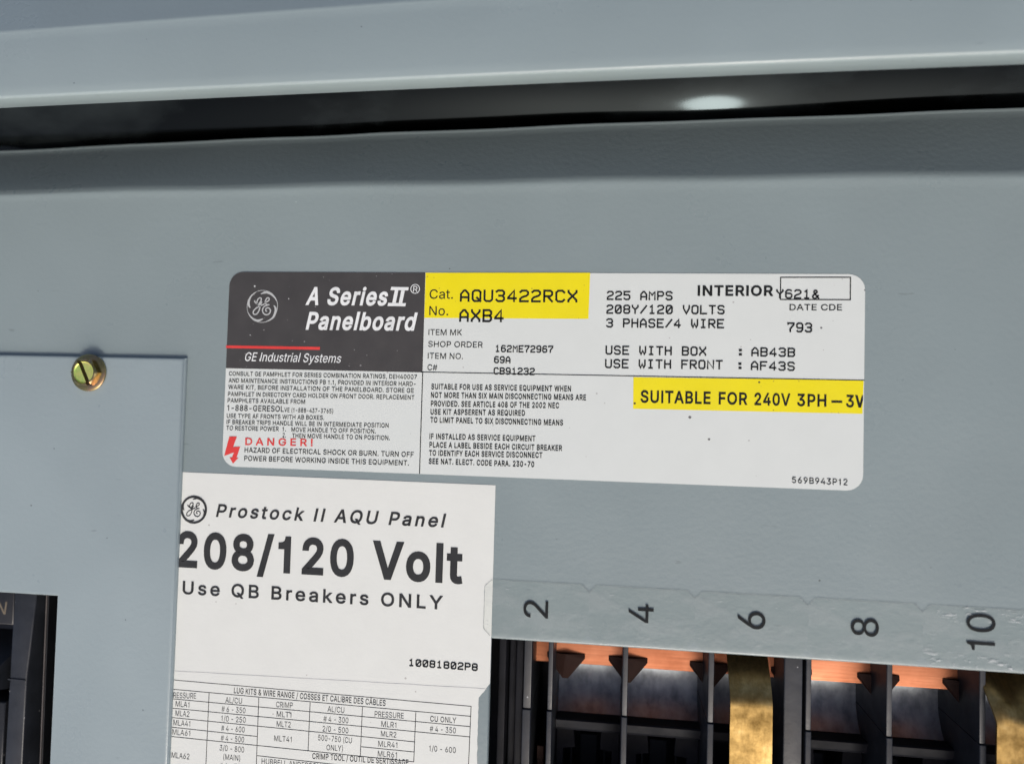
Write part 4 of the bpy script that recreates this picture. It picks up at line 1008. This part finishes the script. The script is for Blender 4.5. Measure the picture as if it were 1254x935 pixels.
# ================================================================ rating label on the plate
LZ = 0.14
lab = Mesh(); lab.slab(round_rect(-97.55, 97.55, -31.25, 31.25, 4.6), 0.03, LZ)
label = lab.build("rating_label", M['paper'])
tag(label, "wide white rating label with charcoal heading and two yellow bands", "label")
Z1, Z2 = LZ + 0.05, LZ + 0.10
hp = Mesh()
hp.sheet([(-97.52, 0.1)] + [(-32.8, 0.1), (-32.9, 31.2)] + [(-97.52 + 4.6 + 4.6 * math.cos(math.radians(90 + 15 * i)), 31.22 - 4.6 + 4.6 * math.sin(math.radians(90 + 15 * i))) for i in range(7)], Z1)
header = hp.build("header_block", M['header'], label)
def roman(me):
    for k in ('two_top', 'two_bot', 'two_s1', 'two_s2'):
        me.sheet(POLY[k], Z2 + 0.001 * len(me.v) / 1000)
    (cx, cy), (ex, ey) = POLY['reg_c']
    r = ex - cx
    me.ribbon([(cx + r * math.cos(i / 24 * math.tau), cy + r * math.sin(i / 24 * math.tau)) for i in range(24)], 0.22, Z2, closed=True)
text_part("title_text", 'title_text', Z2, M['white_ink'], header, extra=roman)
text_part("division_text", 'division_text', Z2, M['white_ink'], header)
e_ = Mesh(); emblem(e_, POLY['logo1'][0], POLY['logo1'][1] * 0.97, Z2, 0.40, 0.17); e_.build("emblem", M['silver_ink'], header)
e_ = Mesh(); e_.sheet(POLY['red_bar'], Z2); e_.build("red_bar", M['red'], header)
e_ = Mesh(); e_.sheet(POLY['cat_yellow'][:1] + POLY['cat_yellow'][1:], Z1); band = e_.build("yellow_band", M['yellow'], label)
text_part("catalog_text", 'catalog_text', Z2, M['ink'], label)
e_ = Mesh(); e_.sheet(POLY['suit_yellow'], Z1); band2 = e_.build("yellow_band", M['yellow'], label)
text_part("suitability_text", 'suitability_text', Z2, M['ink'], band2, clip_right=97.25)
text_part("order_text", 'order_text', Z2, M['ink'], label)
text_part("voltage_text", 'voltage_text', Z2, M['ink'], label)
text_part("date_code_text", 'date_code_text', Z2, M['ink'], label)
e_ = Mesh(); e_.ribbon(POLY['date_box'], 0.32, Z1 + 0.02, closed=True); e_.build("date_box", M['ink'], label)
text_part("instruction_text", 'instruction_text', Z2, M['ink'], label)
text_part("danger_text", 'danger_text', Z2, M['red'], label)
e_ = Mesh(); e_.sheet(POLY['bolt'], Z2); e_.build("lightning_arrow", M['red'], label)
text_part("service_text", 'service_text', Z2, M['ink'], label)
text_part("form_number_text", 'form_number_text', Z2, M['ink'], label)
e_ = Mesh(); e_.line((-33.4, 0.2), (97.5, 0.5), 0.26, Z1 + 0.03); e_.line((-32.75, 0.1), (-32.75, -31.1), 0.30, Z1 + 0.012); e_.build("rule_line", M['ink'], label)

# ================================================================ paper notice, partly under the cover
P = POLY['paper']
top_y = -33.6
pap = Mesh()
pap.slab([(-118, top_y), (-8.95, top_y - 0.2), (-8.95, -93.3), (-10.2, -95.0), (-118, -96.9)][::-1], 0.03, 0.12)
pap.slab(([(-118, -96.95), (-10.15, -95.05), (-10.9, -96.15), (-11.25, -96.4), (-12.25, -97.75)] + [(-12.22 + random.uniform(-.12, .07), -98.6 - 1.1 * i) for i in range(36)] + [(-12.2, -140), (-118, -140)])[::-1], 0.03, 0.17)
notice = pap.build("paper_notice", M['notice_paper'])
tag(notice, "white paper notice tucked under the left cover, with big voltage numerals and a lug table", "notice")
NZ = 0.21
text_part("notice_title_text", 'notice_title_text', NZ, M['grey_ink'], notice)
text_part("voltage_heading_text", 'voltage_heading_text', NZ, M['grey_ink'], notice)
text_part("breaker_type_text", 'breaker_type_text', NZ, M['grey_ink'], notice)
text_part("part_number_text", 'part_number_text', NZ, M['ink'], notice)
e_ = Mesh(); emblem(e_, POLY['logo2'][0], POLY['logo2'][1] * 0.90, NZ, 0.30, 0.72); e_.build("emblem", M['grey_ink'], notice)
e_ = Mesh(); pts = [(-118 + i * 6.0, -96.9 + i * 6.0 * 0.01762 + random.uniform(-.06, .06)) for i in range(19)]
e_.ribbon(pts, 0.16, 0.185); e_.build("crease", M['crease'], notice)
tb = Mesh()
for k, (a, c) in enumerate(POLY['table']):
    tb.line(a, c, 0.23, NZ - 0.02 + 0.0008 * k)
table = tb.build("lug_table", M['grey_ink'], notice)
text_part("table_heading_text", 'table_heading_text', NZ, M['grey_ink'], table)
text_part("table_text", 'table_text', NZ, M['fine_ink'], table)

# ================================================================ number stickers along the lower edge
FZ = 0.30
edges = [-11.4, 20.18, 51.04, 82.78, 113.9, 146.0]
for i, (num, nx, ny, cap, wid) in enumerate(NUM):
    x0, x1 = edges[i] + 0.02, edges[i + 1] - 0.02
    c = 2.1
    yt, yb = -62.25 - 0.05 * i, -79.1
    poly = [(x0 + c, yt), (x0, yt - c), (x0, yb + c), (x0 + c, yb), (x1 - c, yb), (x1, yb + c), (x1, yt - c), (x1 - c, yt)]
    fm = Mesh(); fm.sheet(poly[::-1], FZ, 0)
    rim = [(x + random.uniform(-.05, .05), y + random.uniform(-.05, .05)) for x, y in poly]
    fm.ribbon([rim[6], rim[7], rim[0], rim[1]], 0.09, FZ + 0.03, 1)
    if i == 0:
        fm.ribbon([rim[1], rim[2], rim[3]], 0.09, FZ + 0.034, 1)
    st = fm.build("number_sticker", [M['film_scuffed'] if i == 4 else M['film'], M['film_edge']])
    tag(st, f"clear sticker printed with a sideways black {num} above the bus bay", "sticker", "clear numbered circuit stickers along the lower edge")
    nb = Mesh()
    put_text(nb, ('S', num, nx, ny, math.pi / 2, cap, wid, 0, 0, 0), FZ + 0.07)
    nb.build("numeral", M['ink'], st)

# ================================================================ moulded base with dividers, copper bus, brass straps
base = thing("bus_base", (70, -105, -60))
tag(base, "black moulded plastic base with thin dividers in the open bay at lower right", "bus base")
# hollow running across the bay
bowl = Mesh()
prof = arc(-99.5, -20.5, 16.5, -58, -138, 24)
back = [(-113.8, -45), (-84, -45), (-84, -34.5)]
sweep(bowl, prof + back, span(9.6, 190, 6)); bowl.build("hollow", M['bowl'], base, smooth=True)
cb = Mesh(); sweep(cb, [(-115.2, -30), (-115.2, -25.2), (-114.4, -24.6), (-111.8, -23.8), (-111.4, -24.2), (-111.4, -30)], span(9.6, 190, 20)); cb.build("crossbar", M['matte_black'], base)
fl = Mesh(); fl.box(-9, 195, -165, -70, -60, -58); fl.build("floor", M['black'], base)
# dividers: (x at the front edge, width)
DIV = [(1.55, 2.5, -8), (8.65, 1.5, -8), (31.5, 1.65, -8), (57.1, 1.75, -8), (85.3, 1.6, -8), (108.0, 1.65, -8), (133.45, 1.7, -8), (159.5, 1.7, -8)]
for k, (x, w, z) in enumerate(DIV):
    dm = Mesh()
    dm.bevel_box(x - w / 2, x + w / 2, -103, -66, -44, z, 0.3)
    dm.bevel_box(x - w / 2 - 0.12, x + w / 2 + 0.05, -136.8, -103.1, -44, z + 0.5, 0.3)
    dm.build("divider", M['divider'], base, smooth=True)
dm = Mesh(); dm.bevel_box(78.2, 83.6, -136.8, -66, -44, -8, 0.4); dm.build("wide_divider", M['divider'], base, smooth=True)
# rails at the far left of the bay
for x0, x1, z in ((-8.4, -6.0, -14), (-5.4, -3.2, -18), (-2.6, -0.2, -12)):
    dm = Mesh(); dm.bevel_box(x0, x1, -136.8, -66, -57.8, z, 0.4); dm.build("side_rail", M['matte_black'], base, smooth=True)
rl = Mesh(); rl.bevel_box(-9, 190, -152, -137, -57.9, -5, 1.0); rl.build("shade_block", M['divider'], base, smooth=True)  # unseen block below the bay, added to shade the sockets and jaws
# socket plates under the crossbar, two per bay
bays = [(9.6, 30.5), (32.5, 56.1), (86.3, 107.1), (109.0, 132.5)]
for x0, x1 in bays:
    mid = (x0 + x1) / 2
    for a, c, inner in ((x0, mid - 4.6, 1), (mid + 4.4, x1, -1)):
        sp = Mesh()
        o1 = c if inner == 1 else a
        poly = [(a, -116.2), (c, -116.2), (c + (0.5 if inner == 1 else 0), -122.5), (c - (3.5 if inner == 1 else 0), -123.0), (c - (3.5 if inner == 1 else 0), -135), (a + (3.5 if inner == -1 else 0), -135), (a + (3.5 if inner == -1 else 0), -123.0), (a - (0.5 if inner == -1 else 0), -122.5)]
        sp.slab(poly, -44, -29, 0.3)
        sp.build("socket_plate", M['matte_black'], base)
    cl = Mesh()
    cl.bevel_box(mid - 3.2, mid + 3.0, -136.8, -124.6, -52, -46, 0.4)
    for s in (-6.2, 5.2):
        cl.bevel_box(mid + s, mid + s + 0.7, -136.8, -124.8, -52, -40, 0.2)
    cl.build("jaw", simple("dull_tin", (0.03, 0.032, 0.036), 0.5, 0.3, spec=0.2) if x0 < 10 else bpy.data.materials["dull_tin"], base)

bus = thing("copper_busbar", (70, -84, -26))
tag(bus, "bright copper bus bar crossing the open bay behind the dividers", "bus bar")
cp = Mesh()
cp.bevel_box(-0.2, 190, -92.9, -72, -26.5, -22.6, 0.25)
cp.build("bar", M['copper'], bus, smooth=True)
for x in (12.5, 32.6, 58.4, 83.5, 109.5, 134.5, 160.5):
    tm = Mesh()
    # folded stab: shoulders at the bar's lower edge and a blunt point below
    y0, y1 = -89.6, -97.3
    tm.add([(x - 6.2, y0, -22.4), (x + 6.2, y0, -22.4), (x + 6.2, y0 - 1.4, -22.2), (x + 0.9, y1, -21.2), (x - 0.9, y1, -21.2), (x - 6.2, y0 - 1.4, -22.2), (x, y0, -21.0),
            (x - 6.2, y0, -24), (x + 6.2, y0, -24), (x + 6.2, y0 - 1.4, -24), (x + 0.9, y1, -22), (x - 0.9, y1, -22), (x - 6.2, y0 - 1.4, -24)],
           [(0, 6, 4, 5), (6, 3, 4), (6, 1, 2, 3), (0, 7, 8, 1, 6), (1, 8, 9, 2), (2, 9, 10, 3), (3, 10, 11, 4), (4, 11, 12, 5), (5, 12, 7, 0), (7, 12, 11, 10, 9, 8)])
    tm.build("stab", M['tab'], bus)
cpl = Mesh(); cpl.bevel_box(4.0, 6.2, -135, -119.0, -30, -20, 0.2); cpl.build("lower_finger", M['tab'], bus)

def strap(x0, x1, dent):
    """flat brass strip that rolls back under the plate at its upper end"""
    vs, fs = [], []
    ys = span(-150, -96, 6) + [-95, -94, -93, -92, -91, -90, -88, -86, -84, -82, -80, -77, -74, -70]
    nx_ = 14
    for t in ((0, 1)):
        for y in ys:
            u = max(0.0, (y + 95.0))
            z = -3.0 - (0.9 * u - 2.0 * (1 - math.exp(-u / 2.2)) if u > 0 else 0)
            for i in range(nx_ + 1):
                f = i / nx_
                x = x0 + (x1 - x0) * f
                zz = z - 0.9 * t
                if dent and u > 0:
                    x -= min(u, 14) * 0.17 * (1 - f)
                    zz += 1.6 * math.sin(min(1, u / 9) * math.pi / 2) * math.sin(f * math.tau * 1.3 + u * 0.05)
                else:
                    zz += 0.10 * math.sin(f * 7 + y * 0.11) + 0.10 * math.sin(y * 0.31 + f * 3)
                vs.append((x, y, zz))
    n = nx_ + 1; k = len(ys)
    for t in (0, 1):
        for a in range(k - 1):
            for i in range(nx_):
                p = t * k * n + a * n + i
                fs.append((p, p + 1, p + n + 1, p + n))
    for a in range(k - 1):
        for i in (0, nx_):
            p = a * n + i
            fs.append((p, p + n, p + n + k * n, p + k * n))
    for i in range(nx_):
        for a in (0, k - 1):
            p = a * n + i
            fs.append((p, p + 1, p + 1 + k * n, p + k * n))
    return vs, fs
v, f = strap(62.1, 74.1, False)
s1 = obj("brass_strap", v, f, M['brass'], smooth=True)
tag(s1, "flat tarnished brass strap beside the wide black divider in mid bay", "strap", "brass straps hanging over the open bay")
v, f = strap(135.0, 150.0, True)
s2 = obj("brass_strap", v, f, M['brass'], smooth=True)
tag(s2, "creased and pitted brass strap cut by the right edge of the picture", "strap", "brass straps hanging over the open bay")
